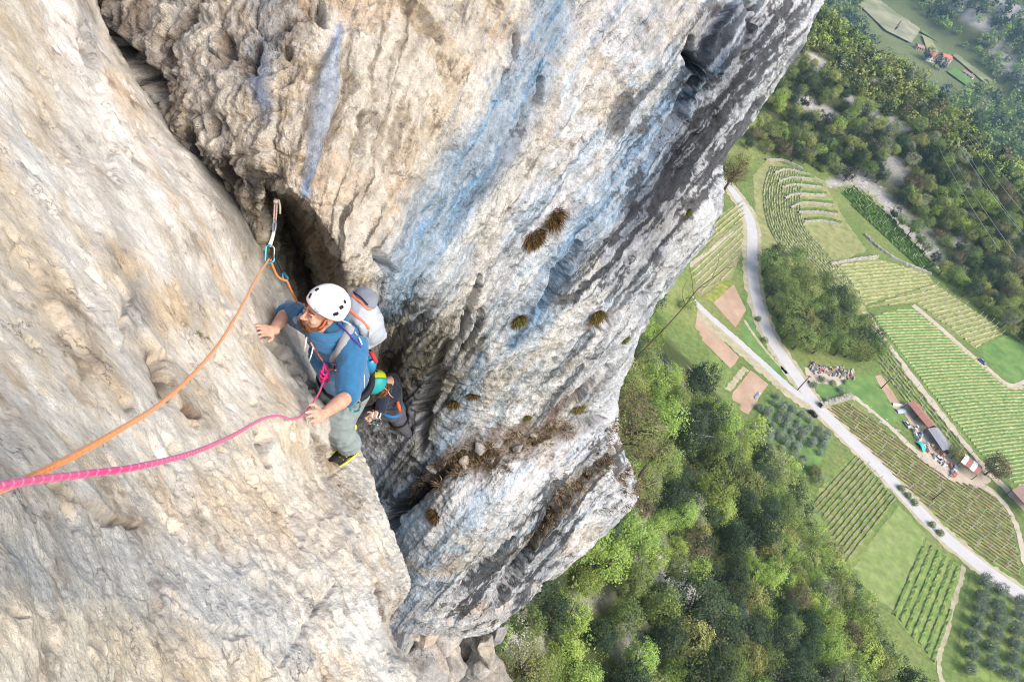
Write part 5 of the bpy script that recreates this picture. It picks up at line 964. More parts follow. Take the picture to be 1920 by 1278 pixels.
mb = MB(); mb.ball(K['pelv'], .16, .14, .14); mb.tube([K['lh'], K['lh'].lerp(K['lk'], .5), K['lk'], K['la']], [.115, .10, .078, .06], 12); mb.tube([K['rh'], K['rh'].lerp(K['rk'], .5), K['rk'], K['ra']], [.115, .10, .078, .062], 12); blend('trousers', mb, .009, 4, CHAR, woman, folds(10, .008))
shoe(woman, K['ra'], V2(772, 804, 10.15) - K['ra'], AZ + AX, mats=(mat('dark_teal_shoe', (.01, .07, .09), .6), BLACK)); shoe(woman, K['la'], AZ * -.3 - AX, AZ, mats=(BLACK, LIME))
mb = MB(); rr_ = random.Random(5)
for k in range(34):
    a = rr_.uniform(-1, 1); s = at2(-.05 + .06 * a, -.075, .02 - .03 * abs(a)); e = V2(712 + 7 * a, 742 + rr_.uniform(-8, 5), 9.05 + rr_.uniform(-.05, .05)); mdl = s.lerp(e, .5) + AX * .05 + Vector((rr_.uniform(-.02, .02), rr_.uniform(-.02, .02), rr_.uniform(-.02, .02))); mb.tube([Vector(z) for z in curve_pts([list(s), list(mdl), list(e)], 7)], [.006, .009, .010, .010, .009, .007, .003], 5)
mb.ball(at2(0, -.02, .02), .085, .10, .09, RH2); mb.build('hair', HAIR, woman, True)
# her helmet: lime front, teal back
r2, f2, u2 = frame(F2, U2); hc2 = K['head'] + u2 * .05
def half_shell(a0, a1, nm, mt, parent, sc=1.0):
    v, f = [], []; nu, nv = 20, 12
    for j in range(nv + 1):
        th = 1.75 * j / nv
        for i in range(nu + 1): a = a0 + (a1 - a0) * i / nu; rr = math.sin(min(th, 1.571)); v.append(hc2 + (r2 * math.cos(a) * .108 + f2 * math.sin(a) * .125) * rr * sc + u2 * math.cos(th) * .115 * sc)
    for j in range(nv):
        for i in range(nu): q_ = j * (nu + 1) + i; f.append((q_, q_ + nu + 1, q_ + nu + 2, q_ + 1))
    o = MB().add(v, f).build(nm, mt, parent, True); s = o.modifiers.new('thick', 'SOLIDIFY'); s.thickness = .012; s.offset = 1; return o
h2_ = half_shell(0, 6.2832, 'helmet', mat('lime_shell', (.55, .68, .04), .4, spec=.45), woman); half_shell(1.2, 4.1, 'shell_panel', TEAL, h2_, 1.09)
mb = MB()
for k in range(5): a = -1.3 + .55 * k; mb.ball(hc2 + (r2 * math.cos(a) * .108 + f2 * math.sin(a) * .125) * .86 + u2 * .066, .016, .018, .018)
mb.build('vents', BLACK, h2_, True)
mb = MB(); c_ = K['pelv'] + T2 * .06; rr2, ff2, uu2 = frame(AX + AY * .3, T2); mb.tube([c_ + rr2 * math.cos(t) * .128 + ff2 * math.sin(t) * .128 for t in np.linspace(0, 6.283, 26)[:-1]], .026, 8, closed=True)
hb = tag(empty('harness', c_), 'harness with wide blue belt on the second climber', 'harness'); mb.build('waist_belt', BLUEB, hb, True); mb = MB()
for th, s in (('lh', .125), ('rh', .125)): a = K[th]; b = K['lk'] if th == 'lh' else K['rk']; dd = (b - a).normalized(); x = dd.orthogonal().normalized(); y = dd.cross(x); mb.tube([a + dd * .14 + (x * math.cos(t) + y * math.sin(t)) * .112 for t in np.linspace(0, 6.283, 22)[:-1]], .014, 6, closed=True)
mb.build('leg_loops', BLACK, hb, True)
for (x, y, d_, m_, lb) in ((697, 782, 8.5, METAL, 'silver carabiner hanging leftmost in front of the second climber'), (705, 783, 8.52, BLUEM, 'blue carabiner hanging in the middle in front of the second climber'), (711, 784, 8.55, METAL, 'silver carabiner hanging beside the knee of the second climber')):
    tag(MB().tube([V(x + 3, y - 10, d_ + .02), V(x + 1, y - 3, d_), V(x, y, d_)], .008, 6).build('quickdraw_sling', WCORD, None, True), lb.replace('silver carabiner hanging', 'white sling holding the silver carabiner').replace('blue carabiner hanging', 'white sling holding the blue carabiner'), 'sling'); carabiner('carabiner', V(x, y, d_), dn + AX * .1, camz, .11, m_, lb)
tag(MB().tube([V2(718, 725, 9.0), V2(727, 732, 9.02), V2(731, 740, 9.05), V2(737, 745, 9.15)], .006, 6).build('sling', mat('salmon_sling', (.60, .32, .24), .8), None, True), 'thin salmon sling across the back of the second climber', 'sling')
tag(MB().tube([V2(745, 752, 9.35), V2(748, 762, 9.35), V2(750, 772, 9.4)], [.018, .02, .012], 8).build('orange_gear', ORANGE, None, True), 'orange gear piece at the hip of the second climber', 'gear')

# ---- ropes and the quickdraw in the niche
def rope_mesh(name, ctrl, r, col, tick, label, period=.030, step=.0032):
    c = np.array([list(V(*p)) for p in ctrl]); c = curve_pts(c, 400); L = np.r_[0, np.cumsum(np.linalg.norm(np.diff(c, axis=0), axis=1))]; n = int(L[-1] / step); s = np.linspace(0, L[-1], n); c = np.stack([np.interp(s, L, c[:, k]) for k in range(3)], -1)
    mb = MB(); mb.tube([Vector(p) for p in c], r, 12); me = bpy.data.meshes.new(name); me.from_pydata(mb.v, [], mb.f); me.polygons.foreach_set('use_smooth', [True] * len(me.polygons)); me.update()
    S_ = np.repeat(s, 12)[:len(mb.v)]; A_ = np.tile(np.arange(12), n) / 12.0; ph = (S_ / period + A_ * .9) % 1.0; C_ = np.broadcast_to(col, (len(mb.v), 3)).copy(); C_[(ph < .13)] = tick; C_ *= (1 + .30 * np.sin(6.283 * (S_ / .014 + A_ * 3)) * np.sin(6.283 * (S_ / .014 - A_ * 3)) + .10 * rng.normal(size=len(S_)))[:, None]; C_ = np.clip(C_, 0, 1); vcol(me, 'surface_col', C_)
    return tag(link(name, me, None, [M_ROPE]), label, 'rope')
M_ROPE = mat('rope_sheath', (1, 1, 1), .85, attr='surface_col', bump=.0008, bscale=500, spec=.2, sheen=.2)
rope_mesh('climbing_rope', [(-60, 938, .80), (0, 917, .86), (60, 893, .96), (150, 848, 1.14), (230, 802, 1.34), (300, 757, 1.68), (360, 703, 2.05), (410, 645, 2.5), (450, 580, 3.1), (482, 520, 3.75), (504, 486, 4.25)], .0050, np.array([.78, .25, .045]), np.array([.68, .20, .04]), 'orange rope running from the lower left up to the carabiner in the niche')
rope_mesh('climbing_rope', [(507, 486, 4.25), (512, 500, 4.27), (520, 517, 4.30), (530, 524, 4.32), (538, 527, 4.33), (545, 542, 4.40), (555, 562, 4.55), (566, 580, 4.75)], .0055, np.array([.72, .20, .04]), np.array([.62, .16, .03]), 'short orange rope piece dropping from the carabiner to the shoulder')
PINKC, PTK = np.array([.55, .022, .16]), np.array([.68, .20, .38])
rope_mesh('climbing_rope', [(-60, 924, .70), (0, 911, .78), (60, 900, .87), (160, 888, 1.04), (270, 872, 1.22), (370, 845, 1.62), (440, 814, 2.15), (490, 786, 2.75), (520, 779, 3.2), (546, 785, 3.62), (563, 781, 3.86), (580, 763, 4.05), (596, 740, 4.22), (606, 716, 4.38), (611, 700, 4.5)], .0052, PINKC, PTK, 'pink rope with pale ticks running from the lower left to the knot at the waist')
mb = MB(); kc = V(608, 705, 4.40); e1 = (V(608, 695, 4.4) - kc).normalized(); e2 = camz; e3 = e1.cross(e2)
for k in range(3): mb.tube([kc + e1 * (.018 * (k - 1)) + (e3 * math.cos(t) * .022 + e2 * math.sin(t) * .020) + e1 * .012 * math.sin(2 * t + k) for t in np.linspace(0, 6.283, 18)[:-1]], .0062, 7, closed=True)
mb.tube([kc - e1 * .03 + e3 * .02, kc + e3 * .03, kc + e1 * .035 + e3 * .01, kc + e1 * .06], .006, 7); mb.tube([kc - e1 * .05, kc - e3 * .022, kc + e1 * .03 - e3 * .008, kc + e1 * .07], .006, 7)
tag(mb.build('rope_knot', mat('pink_rope_knot', (.55, .03, .17), .85, var=.3, scale=120), None, True), 'pink tie-in knot at the waist of the bearded man', 'knot')
qd = tag(empty('quickdraw', V(516, 376, 4.36)), 'quickdraw with white sling and blue carabiner hanging in the dark niche', 'quickdraw')
MB().tube([V(505, 462, 4.25) + (V(0, 0, 1) - V(0, 0, 1)), V(510, 448, 4.26), V(513, 436, 4.27)], [.011, .009, .009], 6).build('sling', WCORD, qd, True)
cb = carabiner('lower_carabiner', V(508, 460, 4.24), V(504, 492, 4.24) - V(508, 460, 4.24), camz, .095, BLUEM, 'x'); cb.parent = qd; cb.matrix_parent_inverse = Matrix.Translation(-Vector(qd.location)); cb.name = 'lower_carabiner'; del cb['label'], cb['category']
MB().tube([Vector(z) for z in curve_pts([list(V(*p)) for p in ((515, 412, 4.3), (517, 420, 4.29), (516, 430, 4.28), (513, 437, 4.27), (512, 430, 4.28), (513, 418, 4.3), (515, 412, 4.3))], 24)], .0055, 6).build('upper_carabiner', METAL, qd, True)
ts = tag(empty('thread_sling', V(516, 372, 4.4)), 'faded pink thread sling knotted above the quickdraw in the niche', 'sling'); FADE = mat('faded_pink_sling', (.36, .25, .22), .9, var=.2, scale=60)
MB().tube([V(515, 372, 4.45), V(515, 384, 4.34), V(514, 400, 4.31), V(513, 414, 4.30)], .005, 6).build('strand', FADE, ts, True); MB().tube([V(519, 374, 4.44), V(519, 385, 4.34), V(518, 400, 4.32), V(517, 414, 4.30)], .005, 6).build('strand', FADE, ts, True); MB().tube([V(518, 374, 4.42), V(523, 376, 4.36), V(525, 388, 4.35), V(525, 401, 4.35)], .006, 6).build('tail', mat('olive_cord', (.30, .30, .22), .9), ts, True); MB().ball(V(517, 378, 4.35), .014, .014, .012).build('knot', FADE, ts, True)
q2 = tag(empty('quickdraw', V(515, 480, 4.32)), 'black quickdraw with a small blue carabiner on the rope above the shoulder', 'quickdraw'); MB().tube([V(516, 481, 4.34), V(524, 496, 4.36), V(531, 511, 4.37)], [.010, .008, .010], 6).build('sling', BLACK, q2, True); MB().tube([V(531, 510, 4.36), V(540, 521, 4.35), V(538, 529, 4.34), V(531, 527, 4.34), V(530, 516, 4.35), V(531, 510, 4.36)], .005, 6).build('carabiner_body', BLUEM, q2, True)
# ------------------------------------------------------------------ plants and loose rock on the cliff
def blades(mb_v, mb_f, mb_c, base, nrm_, n, L, wd, cols, r, droop=.7, spread=1.3):
    t = nrm_.orthogonal().normalized(); b = nrm_.cross(t)
    for _ in range(n):
        a = r.uniform(0, 6.28); rad = math.sqrt(r.random()) * L * .45; p = base + (t * math.cos(a) + b * math.sin(a)) * rad - nrm_ * .02
        d = (nrm_ * r.uniform(.5, 1.1) + (t * math.cos(a) + b * math.sin(a)) * r.uniform(0, spread) + AZ * .15).normalized(); l = L * r.uniform(.5, 1.05); s = d.cross(Vector((r.uniform(-1, 1), r.uniform(-1, 1), r.uniform(-1, 1)))).normalized() * wd * r.uniform(.6, 1.4)
        m_ = p + d * l * .55; e = m_ + (d - AZ * droop).normalized() * l * .5; o = len(mb_v); mb_v += [p - s, p + s, m_ + s * .8, m_ - s * .8, e]; mb_f += [(o, o + 1, o + 2, o + 3), (o + 3, o + 2, o + 4)]
        c = cols[r.randrange(len(cols))]; k = r.uniform(.7, 1.25); mb_c += [[q * k for q in c]] * 5
M_TUFT = mat('tuft_blades', (1, 1, 1), .9, attr='surface_col', spec=.15, trans=.2)
def tuft(name, wall, x, y, size, label, group, cols, n=260, wd=.004, cat='plant'):
    n = int(n * 2.2); p, n_, d = (on_right if wall == 'R' else on_left)(x, y); r = random.Random(int(x * 7 + y)); v, f, c = [], [], []; L = size * .95 * d / FPX
    blades(v, f, c, p, n_, n, L, wd, cols, r)
    me = bpy.data.meshes.new(name); me.from_pydata([tuple(q) for q in v], [], f); me.update(); vcol(me, 'surface_col', np.array(c)); return tag(link(name, me, None, [M_TUFT]), label, cat, group)
RUST = [(.17, .085, .032), (.13, .065, .028), (.21, .13, .055), (.07, .042, .022), (.10, .11, .035), (.05, .035, .02)]; MOSS = [(.10, .15, .03), (.16, .20, .05), (.20, .11, .04), (.06, .10, .02)]; DRY = [(.30, .22, .12), (.20, .14, .08), (.12, .08, .05), (.36, .28, .17)]
GT = 'rusty grass tussocks on the streaked wall'
for x, y, s, cols, lb in [(1042, 414, 30, RUST, 'upper of two large rusty grass tussocks in the middle of the wall'), (1004, 450, 30, RUST, 'lower left of two large rusty grass tussocks in the middle of the wall'), (976, 605, 20, RUST + MOSS, 'rusty tussock with green tips under the dark slanting groove'), (1120, 598, 22, RUST[:3] + MOSS, 'flattened tussock in the slot near the right edge of the wall'), (846, 761, 16, RUST, 'left of two small round tussocks low on the wall'), (883, 747, 14, RUST + MOSS[:1], 'right of two small round tussocks low on the wall'), (809, 966, 20, RUST, 'rusty tussock on the lower buttress beside the deep crack'), (1178, 640, 12, MOSS, 'tiny green tussock at the right edge of the wall'), (992, 788, 10, MOSS, 'tiny dark tussock just above the debris ledge'), (1297, 402, 10, MOSS, 'tiny moss clump high at the outer edge of the wall'), (1090, 770, 16, MOSS + DRY, 'dull tussock in the groove above the ledge end')]:
    tuft('grass_tussock', 'R', x, y, s, lb, GT, cols)
tuft('cushion_plant', 'L', 383, 626, 14, 'small green cushion plant on the slab above the orange rope', None, MOSS[:3], 240, .0022); tuft('cushion_plant', 'L', 396, 634, 13, 'reddish side of the cushion plant on the slab beside the orange rope', None, RUST[:2] + MOSS, 200, .0022)
for x, y in ((302, 738), (352, 778), (715, 1150)): tuft('dry_leaves', 'L', x, y, 9, {302: 'dry brown leaves in the upper pocket of the slab', 352: 'dry brown leaves in the round pocket below the orange rope', 715: 'reddish dry sprig on the lower edge of the slab'}[x], None, [(.16, .06, .04), (.10, .05, .03), (.20, .09, .05)], 60, .003)
# dead grass and litter on the ledge: one mass
v, f, c = [], [], []; r = random.Random(4)
for pts, n_, sp in (([(770, 930), (830, 885), (860, 862), (900, 845), (950, 830), (1010, 815), (1060, 805)], 60, 12), ([(860, 850), (900, 860), (940, 870)], 30, 12), ([(1145, 850), (1120, 880), (1085, 905), (1060, 930), (1040, 960)], 46, 13), ([(1160, 870), (1185, 920), (1150, 960)], 34, 14), ([(1040, 960), (1010, 1010)], 10, 6), ([(1150, 800), (1160, 835)], 16, 8)):
    cp = curve_pts(np.array(pts, float), 80)
    for _ in range(n_):
        x, y = cp[r.randrange(80)]; x += r.gauss(0, sp); y += r.gauss(0, sp * .6); p, n2, d = on_right(x, y)
        if d < 20: blades(v, f, c, p, (n2 + AZ * .6).normalized(), 34, r.uniform(.06, .15), .0035, DRY + RUST[3:4] + (MOSS[:1] if r.random() < .3 else []), r, .6, 1.6)
me = bpy.data.meshes.new('ledge_litter'); me.from_pydata([tuple(q) for q in v], [], f); me.update(); vcol(me, 'surface_col', np.array(c)); tag(link('ledge_litter', me, None, [M_TUFT]), 'dead grass, leaves and litter along the ledges of the lower buttress', 'litter', kind='stuff')
def big_rock(name, c, sx, sy, sz, seed, label, col=(205, 200, 192), sub=4, rough=.3, cat='boulder', group=None):
    me = rock_mesh(name, seed, sub, .5); n = len(me.vertices); v = np.empty(n * 3, np.float32); me.vertices.foreach_get('co', v); v = v.reshape(-1, 3); v = v * np.array([sx, sy, sz]); m_ = max(sx, sy, sz)
    v = v * (1 + .10 * fbm(v / m_ * 2.5 + seed, 4, seed)[:, None]) * (1 + .05 * fbm(v * 6, 3, seed + 1)[:, None]); me.vertices.foreach_set('co', v.astype(np.float32).ravel()); me.polygons.foreach_set('use_smooth', [True] * len(me.polygons)); me.update()
    w_ = v + np.array(c); C_ = np.broadcast_to(lin(*col), v.shape).copy(); C_ = lay(C_, sst(.0, .35, fbm(w_ * 3, 5, 12)) * .6, lin(150, 150, 150)); C_ = lay(C_, sst(.1, .35, fbm(w_ * 2.2, 5, 15)) * .35, lin(214, 190, 160)); C_ *= (1 + .2 * fbm(w_ * 14, 3, 8))[:, None]; vcol(me, 'surface_col', np.clip(C_ * HALF, 0, 1)); flow_attr(me, w_ * .5)
    o = link(name, me, None, [M_ROCK]); o.location = c; o.rotation_euler = (seed * 1.3 % 1.2 - .6, seed * 2.1 % 1.0 - .5, seed * 3.7 % 6.28); return tag(o, label, cat, group)
for k, (x, y, s, lb) in enumerate([(906, 838, 15, 'pale rounded stone left of centre on the debris ledge'), (938, 833, 14, 'cream stone in the middle of the debris ledge'), (968, 834, 13, 'greyish stone right of centre on the debris ledge'), (868, 868, 14, 'stone among dead grass at the left part of the debris ledge'), (925, 858, 12, 'flat stone at the front of the debris ledge'), (815, 886, 10, 'cream chip leaning over the deep crack'), (1002, 822, 9, 'small white stone near the right part of the debris ledge'), (1150, 842, 12, 'pale block at the right end of the ledge above the buttress tip')]):
    p, n2, d = on_right(x, y); q = s * 1.3 * d / FPX; big_rock('ledge_stone', p - n2 * q * .05, q * 1.15, q * .85, q * .6, 40 + k, lb, (206, 202, 196), 3, cat='stone', group='stones on the debris ledge')
for k, (x, y, d, sx, sy, sz, lb, cl) in enumerate([(738, 1195, 12.6, .75, .6, .95, 'tall grey boulder wedged under the slab at the bottom edge', (196, 196, 194)), (815, 1228, 13.6, .58, .55, .5, 'broad pale boulder at the bottom beside the brown soil', (208, 200, 188)), (808, 1262, 13.0, .55, .5, .55, 'grey boulder cut by the lower picture edge', (190, 188, 184)), (908, 1212, 14.6, .34, .32, .62, 'narrow pale slab standing right of the brown soil', (214, 208, 198)), (768, 1168, 12.3, .42, .4, .34, 'cream block directly beside the lower end of the slab', (216, 206, 192)), (842, 1190, 13.3, .5, .45, .32, 'wide pale block under the lower lip of the buttress', (208, 202, 194)), (900, 1252, 15.2, .42, .4, .5, 'pale block in the middle of the lower picture edge rocks', (200, 194, 186)), (930, 1195, 15.4, .24, .3, .42, 'shaded rock knob at the foot of the cliff edge', (176, 174, 172)), (800, 1182, 13.2, .45, .45, .3, 'low cream boulder under the overhang', (218, 204, 184)), (880, 1275, 15.5, 1.0, .9, .6, 'brown earth covered rock at the lower edge', (172, 164, 154)), (862, 1215, 15.6, .7, .8, .7, 'brown soil patch between the bottom boulders', (148, 134, 122))]):
    big_rock('boulder', V(x, y, d), sx, sy, sz, 60 + k, lb, cl, 5, group='boulders at the cliff foot')
# shrubs and twigs at the cliff edge
def sharpen(me):
    for q in me.polygons: q.use_smooth = False
for kd in ('bushbrown', 'bushgreen'):
    CROWNS[kd] = []
    for s in range(2): me = crown_mesh('crown', 300 + s + (7 if kd == 'bushgreen' else 0), 'round', 130, 4200, .035); me.materials.append(LEAF['brown' if kd == 'bushbrown' else 'olive']); CROWNS[kd].append(me)
def twigs(o, rad, seed, n=26, lean=Vector((0, 0, 0))):
    r = random.Random(seed); mb = MB()
    for _ in range(n):
        d = Vector((r.gauss(0, 1), r.gauss(0, 1), r.gauss(.5, .7))).normalized(); e = d * rad * r.uniform(.8, 1.25) + lean; k = e * .5 + Vector((r.uniform(-.1, .1), r.uniform(-.1, .1), r.uniform(-.1, .1))) * rad; c = curve_pts([[0, 0, 0], list(k), list(e)], 6); mb.tube([Vector(z) for z in c], [.011, .009, .007, .006, .004, .002], 4, cap=False)
        for _ in range(2): s = Vector(c[3]); q = s + (d + Vector((r.gauss(0, .6), r.gauss(0, .6), r.gauss(0, .6)))) * rad * .35; mb.tube([s, s.lerp(q, .5) + Vector((0, 0, .02)), q], [.005, .004, .0015], 4, cap=False)
    t = mb.build('twigs', M_BARK, None); t.parent = o; t.location = (0, 0, rad * .6)
for x, y, d, rad, kd, lb in [(1195, 790, 17, .72, 'bushbrown', 'large brownish shrub right of the cliff edge at mid height'), (1235, 840, 18, .45, 'bushgreen', 'light shrub below the large brownish shrub at the cliff edge'), (1195, 725, 18, .42, 'bushgreen', 'small loose shrub above the large brownish shrub'), (1382, 312, 22, .42, 'bushbrown', 'russet shrub growing from the cliff edge above the winding road'), (1400, 290, 24, .32, 'bushgreen', 'small green shrub behind the russet one at the cliff edge'), (985, 1245, 20, .75, 'bushgreen', 'dull green shrub in front of the wood at the lower picture edge'), (905, 1275, 17, .62, 'bushbrown', 'dark twiggy shrub among the bottom boulders'), (1215, 900, 21, .45, 'bushgreen', 'shrub right of the tip of the lower buttress')]:
    o = tree('shrub', V(x, y, d) - AZ * rad, rad, kd, lb, 'shrubs at the cliff edge', 'shrub', 1.0); twigs(o, rad * 1.05, int(x))
def twig_path(mb, ctrl, r0, r1, n=24): mb.tube([Vector(z) for z in curve_pts([list(V(*p)) for p in ctrl], n)], list(np.linspace(r0, r1, n)), 6)
mb = MB(); twig_path(mb, [(1180, 675, 11.6), (1200, 662, 11.3), (1240, 622, 11), (1285, 572, 10.8), (1310, 540, 10.7), (1345, 515, 10.6), (1375, 490, 10.6)], .013, .003); twig_path(mb, [(1300, 553, 10.75), (1297, 520, 10.7), (1292, 500, 10.7)], .005, .002, 10); twig_path(mb, [(1335, 520, 10.6), (1345, 498, 10.6), (1350, 470, 10.6)], .004, .0015, 10); twig_path(mb, [(1285, 572, 10.8), (1279, 550, 10.8), (1286, 530, 10.8)], .005, .002, 10); twig_path(mb, [(1362, 502, 10.6), (1378, 500, 10.6), (1392, 488, 10.6)], .003, .0015, 8); twig_path(mb, [(1310, 540, 10.7), (1330, 535, 10.65), (1345, 528, 10.6)], .003, .0015, 8)
tag(mb.build('bare_branch', M_BARK, None, True), 'long bare branch reaching from the cliff edge over the brown fields', 'branch')
mb = MB(); twig_path(mb, [(1178, 672, 11.8), (1192, 645, 11.6), (1210, 610, 11.5), (1228, 585, 11.4), (1232, 572, 11.4)], .008, .003); twig_path(mb, [(1210, 610, 11.5), (1222, 612, 11.5), (1240, 590, 11.4)], .003, .0015, 8); tag(mb.build('bare_branch', M_BARK, None, True), 'short bare branch left of the long one at the cliff edge', 'branch')
M_DEAD = mat('bleached_wood', (.42, .40, .37), .9, var=.15, scale=6)
for ctrl, lb in (([(1215, 800), (1255, 800), (1300, 812), (1358, 822)], 'upper pale dead branch lying across the tree tops below the long shrub'), ([(1300, 790), (1325, 785), (1350, 776)], 'short pale dead branch above the longer one'), ([(1290, 825), (1330, 818), (1362, 828)], 'thin pale dead branch below the longer one')):
    tag(MB().tube([Vector(z) for z in curve_pts([list(G(x, y, 5.5)) for x, y in ctrl], 18)], list(np.linspace(.09, .03, 18)), 6).build('dead_branch', M_DEAD, None, True), lb, 'branch')

# ------------------------------------------------------------------ farm buildings, vehicles, poles and wires in the valley
def slab(mb, a, b, c, d, th): n_ = (b - a).cross(d - a).normalized() * th; n_ = n_ if n_.z > 0 else -n_; v_ = [a, b, c, d]; return mb.add(v_ + [q + n_ for q in v_], [(0, 3, 2, 1), (4, 5, 6, 7), (0, 1, 5, 4), (1, 2, 6, 5), (2, 3, 7, 6), (3, 0, 4, 7)])
def shed(p0, p1, wid, h0, h1, roofs, label, open_side=True, wallm=None):
    """long low shed from p0 to p1 (pixels on the ground)"""
    a, b = G0(*p0), G0(*p1); d = (b - a).normalized(); s = Vector((-d.y, d.x, 0)) * wid / 2; L = (b - a).length; root = tag(empty('shed', a.lerp(b, .5)), label, 'shed'); wm = wallm or M_PLANK
    MB().box(a.lerp(b, .5) + s * .96 + AZ * h0 / 2, L, .12, h0, Matrix.Rotation(math.atan2(d.y, d.x), 3, 'Z')).build('wall', wm, root); n = max(2, int(L / 4) + 1)
    for k in range(n): MB().box(a + d * (L * k / (n - 1)) * .98 - s * .9 + AZ * h0 / 2, .14, .14, h0).build('post', M_WOODP, root)
    N = len(roofs)
    for k, m_ in enumerate(roofs):
        u0, u1 = k / N, (k + 1) / N - .004; q0, q1 = a + d * L * u0, a + d * L * u1
        mb = MB(); slab(mb, q0 - s * 1.1 + AZ * h0, q1 - s * 1.1 + AZ * h0, q1 + AZ * h1, q0 + AZ * h1, .08); mb.build('roof_panel', m_, root); mb = MB(); slab(mb, q0 + s * 1.1 + AZ * h0, q1 + s * 1.1 + AZ * h0, q1 + AZ * (h1 + .003), q0 + AZ * (h1 + .003), .08); mb.build('roof_panel', m_, root)
    return root
M_PLANK = mat('shed_planks', (.24, .19, .15), .9, var=.25, scale=3); R_RED = mat('red_sheet', (.36, .17, .14), .8, var=.15, scale=2); R_GRY = mat('grey_sheet', (.30, .30, .33), .7, var=.12, scale=2); R_WHT = mat('white_sheet', (.66, .63, .60), .6, var=.12, scale=2); R_BRN = mat('brown_tiles', (.36, .24, .20), .9, var=.2, scale=2)
shed((1700, 762), (1738, 808), 3.0, 2.0, 2.5, [R_RED, R_RED, R_RED, R_RED], 'long shed with faded red sheet roof above the large vineyard'); shed((1740, 811), (1768, 852), 3.6, 2.0, 2.4, [R_GRY, R_GRY, R_GRY], 'long shed with grey roof continuing the red roofed one')
shed((1793, 868), (1825, 893), 4.0, 2.5, 3.2, [R_WHT, R_RED, R_WHT, R_RED], 'open shed with white and rust striped roof beside the track fork'); shed((1893, 925), (1935, 972), 6.0, 3.2, 4.4, [R_BRN, R_BRN, R_BRN], 'large farm building with brown roof cut by the right picture edge', wallm=mat('cream_plaster', (.55, .50, .42), .9))
def car(x, y, ang, col, label, s=.62):
    g = G0(x, y) + AZ * .07; root = tag(empty('parked_car', g), label, 'car'); Rz = Matrix.Rotation(ang, 3, 'Z'); q = lambda a, b, c: g + Rz @ Vector((a, b, c)) * s; m_ = mat('car_paint', col, .3, spec=.5)
    mb = MB(); prof = [(-2.1, .35), (-2.1, .85), (-1.9, .95), (-1.0, 1.0), (1.1, .98), (2.0, .80), (2.1, .55), (2.1, .35)]; n = len(prof); mb.add([q(a, -.85, c) for a, c in prof] + [q(a, .85, c) for a, c in prof], [tuple(range(n))[::-1], tuple(range(n, 2 * n))] + [(k, (k + 1) % n, n + (k + 1) % n, n + k) for k in range(n)]); mb.build('body', m_, root)
    mb = MB(); pr = [(-1.7, .97), (-1.3, 1.42), (.3, 1.45), (1.1, .97)]; mb.add([q(a, -.74 if c < 1 else -.6, c) for a, c in pr] + [q(a, .74 if c < 1 else .6, c) for a, c in pr], [(3, 2, 1, 0), (4, 5, 6, 7), (0, 1, 5, 4), (1, 2, 6, 5), (2, 3, 7, 6)]); mb.build('windows', mat('car_glass', (.02, .025, .03), .1, spec=.6), root); mb = MB(); mb.box(q(-.5, 0, 1.46), 1.5 * s, 1.15 * s, .05 * s, Rz); mb.build('roof', m_, root)
    for a in (-1.3, 1.3):
        for b in (-.82, .82): MB().tube([q(a, b - .1, .32), q(a, b + .1, .32)], .32 * s, 12).build('wheel', BLACK, root, True)
def heading(a, b): d = G0(*b) - G0(*a); return math.atan2(d.y, d.x)
car(1840, 679, heading((1800, 648), (1850, 690)), (.16, .24, .36), 'blue car on the pale track between the far fields'); car(1758, 862, heading((1740, 850), (1770, 880)), (.62, .62, .62), 'white car parked beside the grey roofed shed'); car(1523, 777, heading((1522, 760), (1555, 790)), (.012, .013, .015), 'dark car at the road junction below the lane'); car(1699, 797, heading((1690, 785), (1705, 805)), (.55, .55, .56), 'small white car in the yard left of the red roofed shed', .55)
def utility_pole(bx, by, tx, ty, label):
    g = G0(bx, by); r_ = ray(tx, ty); k = (g.y) / r_[1]; h = CAM_H + r_[2] * k; h = min(max(h, 5.0), 11); root = tag(empty('utility_pole', g), label, 'pole', 'wooden utility poles'); MB().tube([g, g + AZ * h], [.17, .11], 8).build('pole', M_WOODP, root, True); MB().box(g + AZ * (h - .4), 1.3, .12, .12).build('crossarm', M_WOODP, root)
utility_pole(1495, 731, 1519, 704, 'wooden utility pole between the lane and the road junction'); utility_pole(1652, 728, 1669, 711, 'wooden utility pole beside the small soil plot'); utility_pole(1747, 937, 1770, 921, 'thin utility pole standing in the large vineyard')
v, f, c = [], [], []; r = random.Random(9); CC = [(.40, .16, .13), (.62, .60, .58), (.50, .46, .40), (.16, .22, .30), (.42, .36, .18), (.35, .33, .32), (.60, .35, .30), (.68, .66, .62)]
mb = MB(); cols = []
for _ in range(150):
    x = r.uniform(1518, 1600); y = 690 + (x - 1518) * .16 + r.gauss(0, 4.2); g = G0(x, y); sx, sy, sz = r.uniform(.3, 1.5), r.uniform(.25, .8), r.uniform(.25, .9); mb.box(g + AZ * (sz / 2 + .06), sx, sy, sz, Matrix.Rotation(r.uniform(0, 3), 3, 'Z'), r.uniform(.6, 1)); cols += [[q * .75 for q in CC[r.randrange(len(CC))]]] * 8
for _ in range(60):
    x = r.uniform(1705, 1790); y = 800 + (x - 1705) * .95 + r.gauss(0, 5) + 6; g = G0(x, y); sx, sy, sz = r.uniform(.3, 1.6), r.uniform(.3, .9), r.uniform(.3, 1.1); mb.box(g + AZ * (sz / 2 + .06), sx, sy, sz, Matrix.Rotation(r.uniform(0, 3), 3, 'Z'), r.uniform(.6, 1)); cols += [CC[r.randrange(len(CC))]] * 8
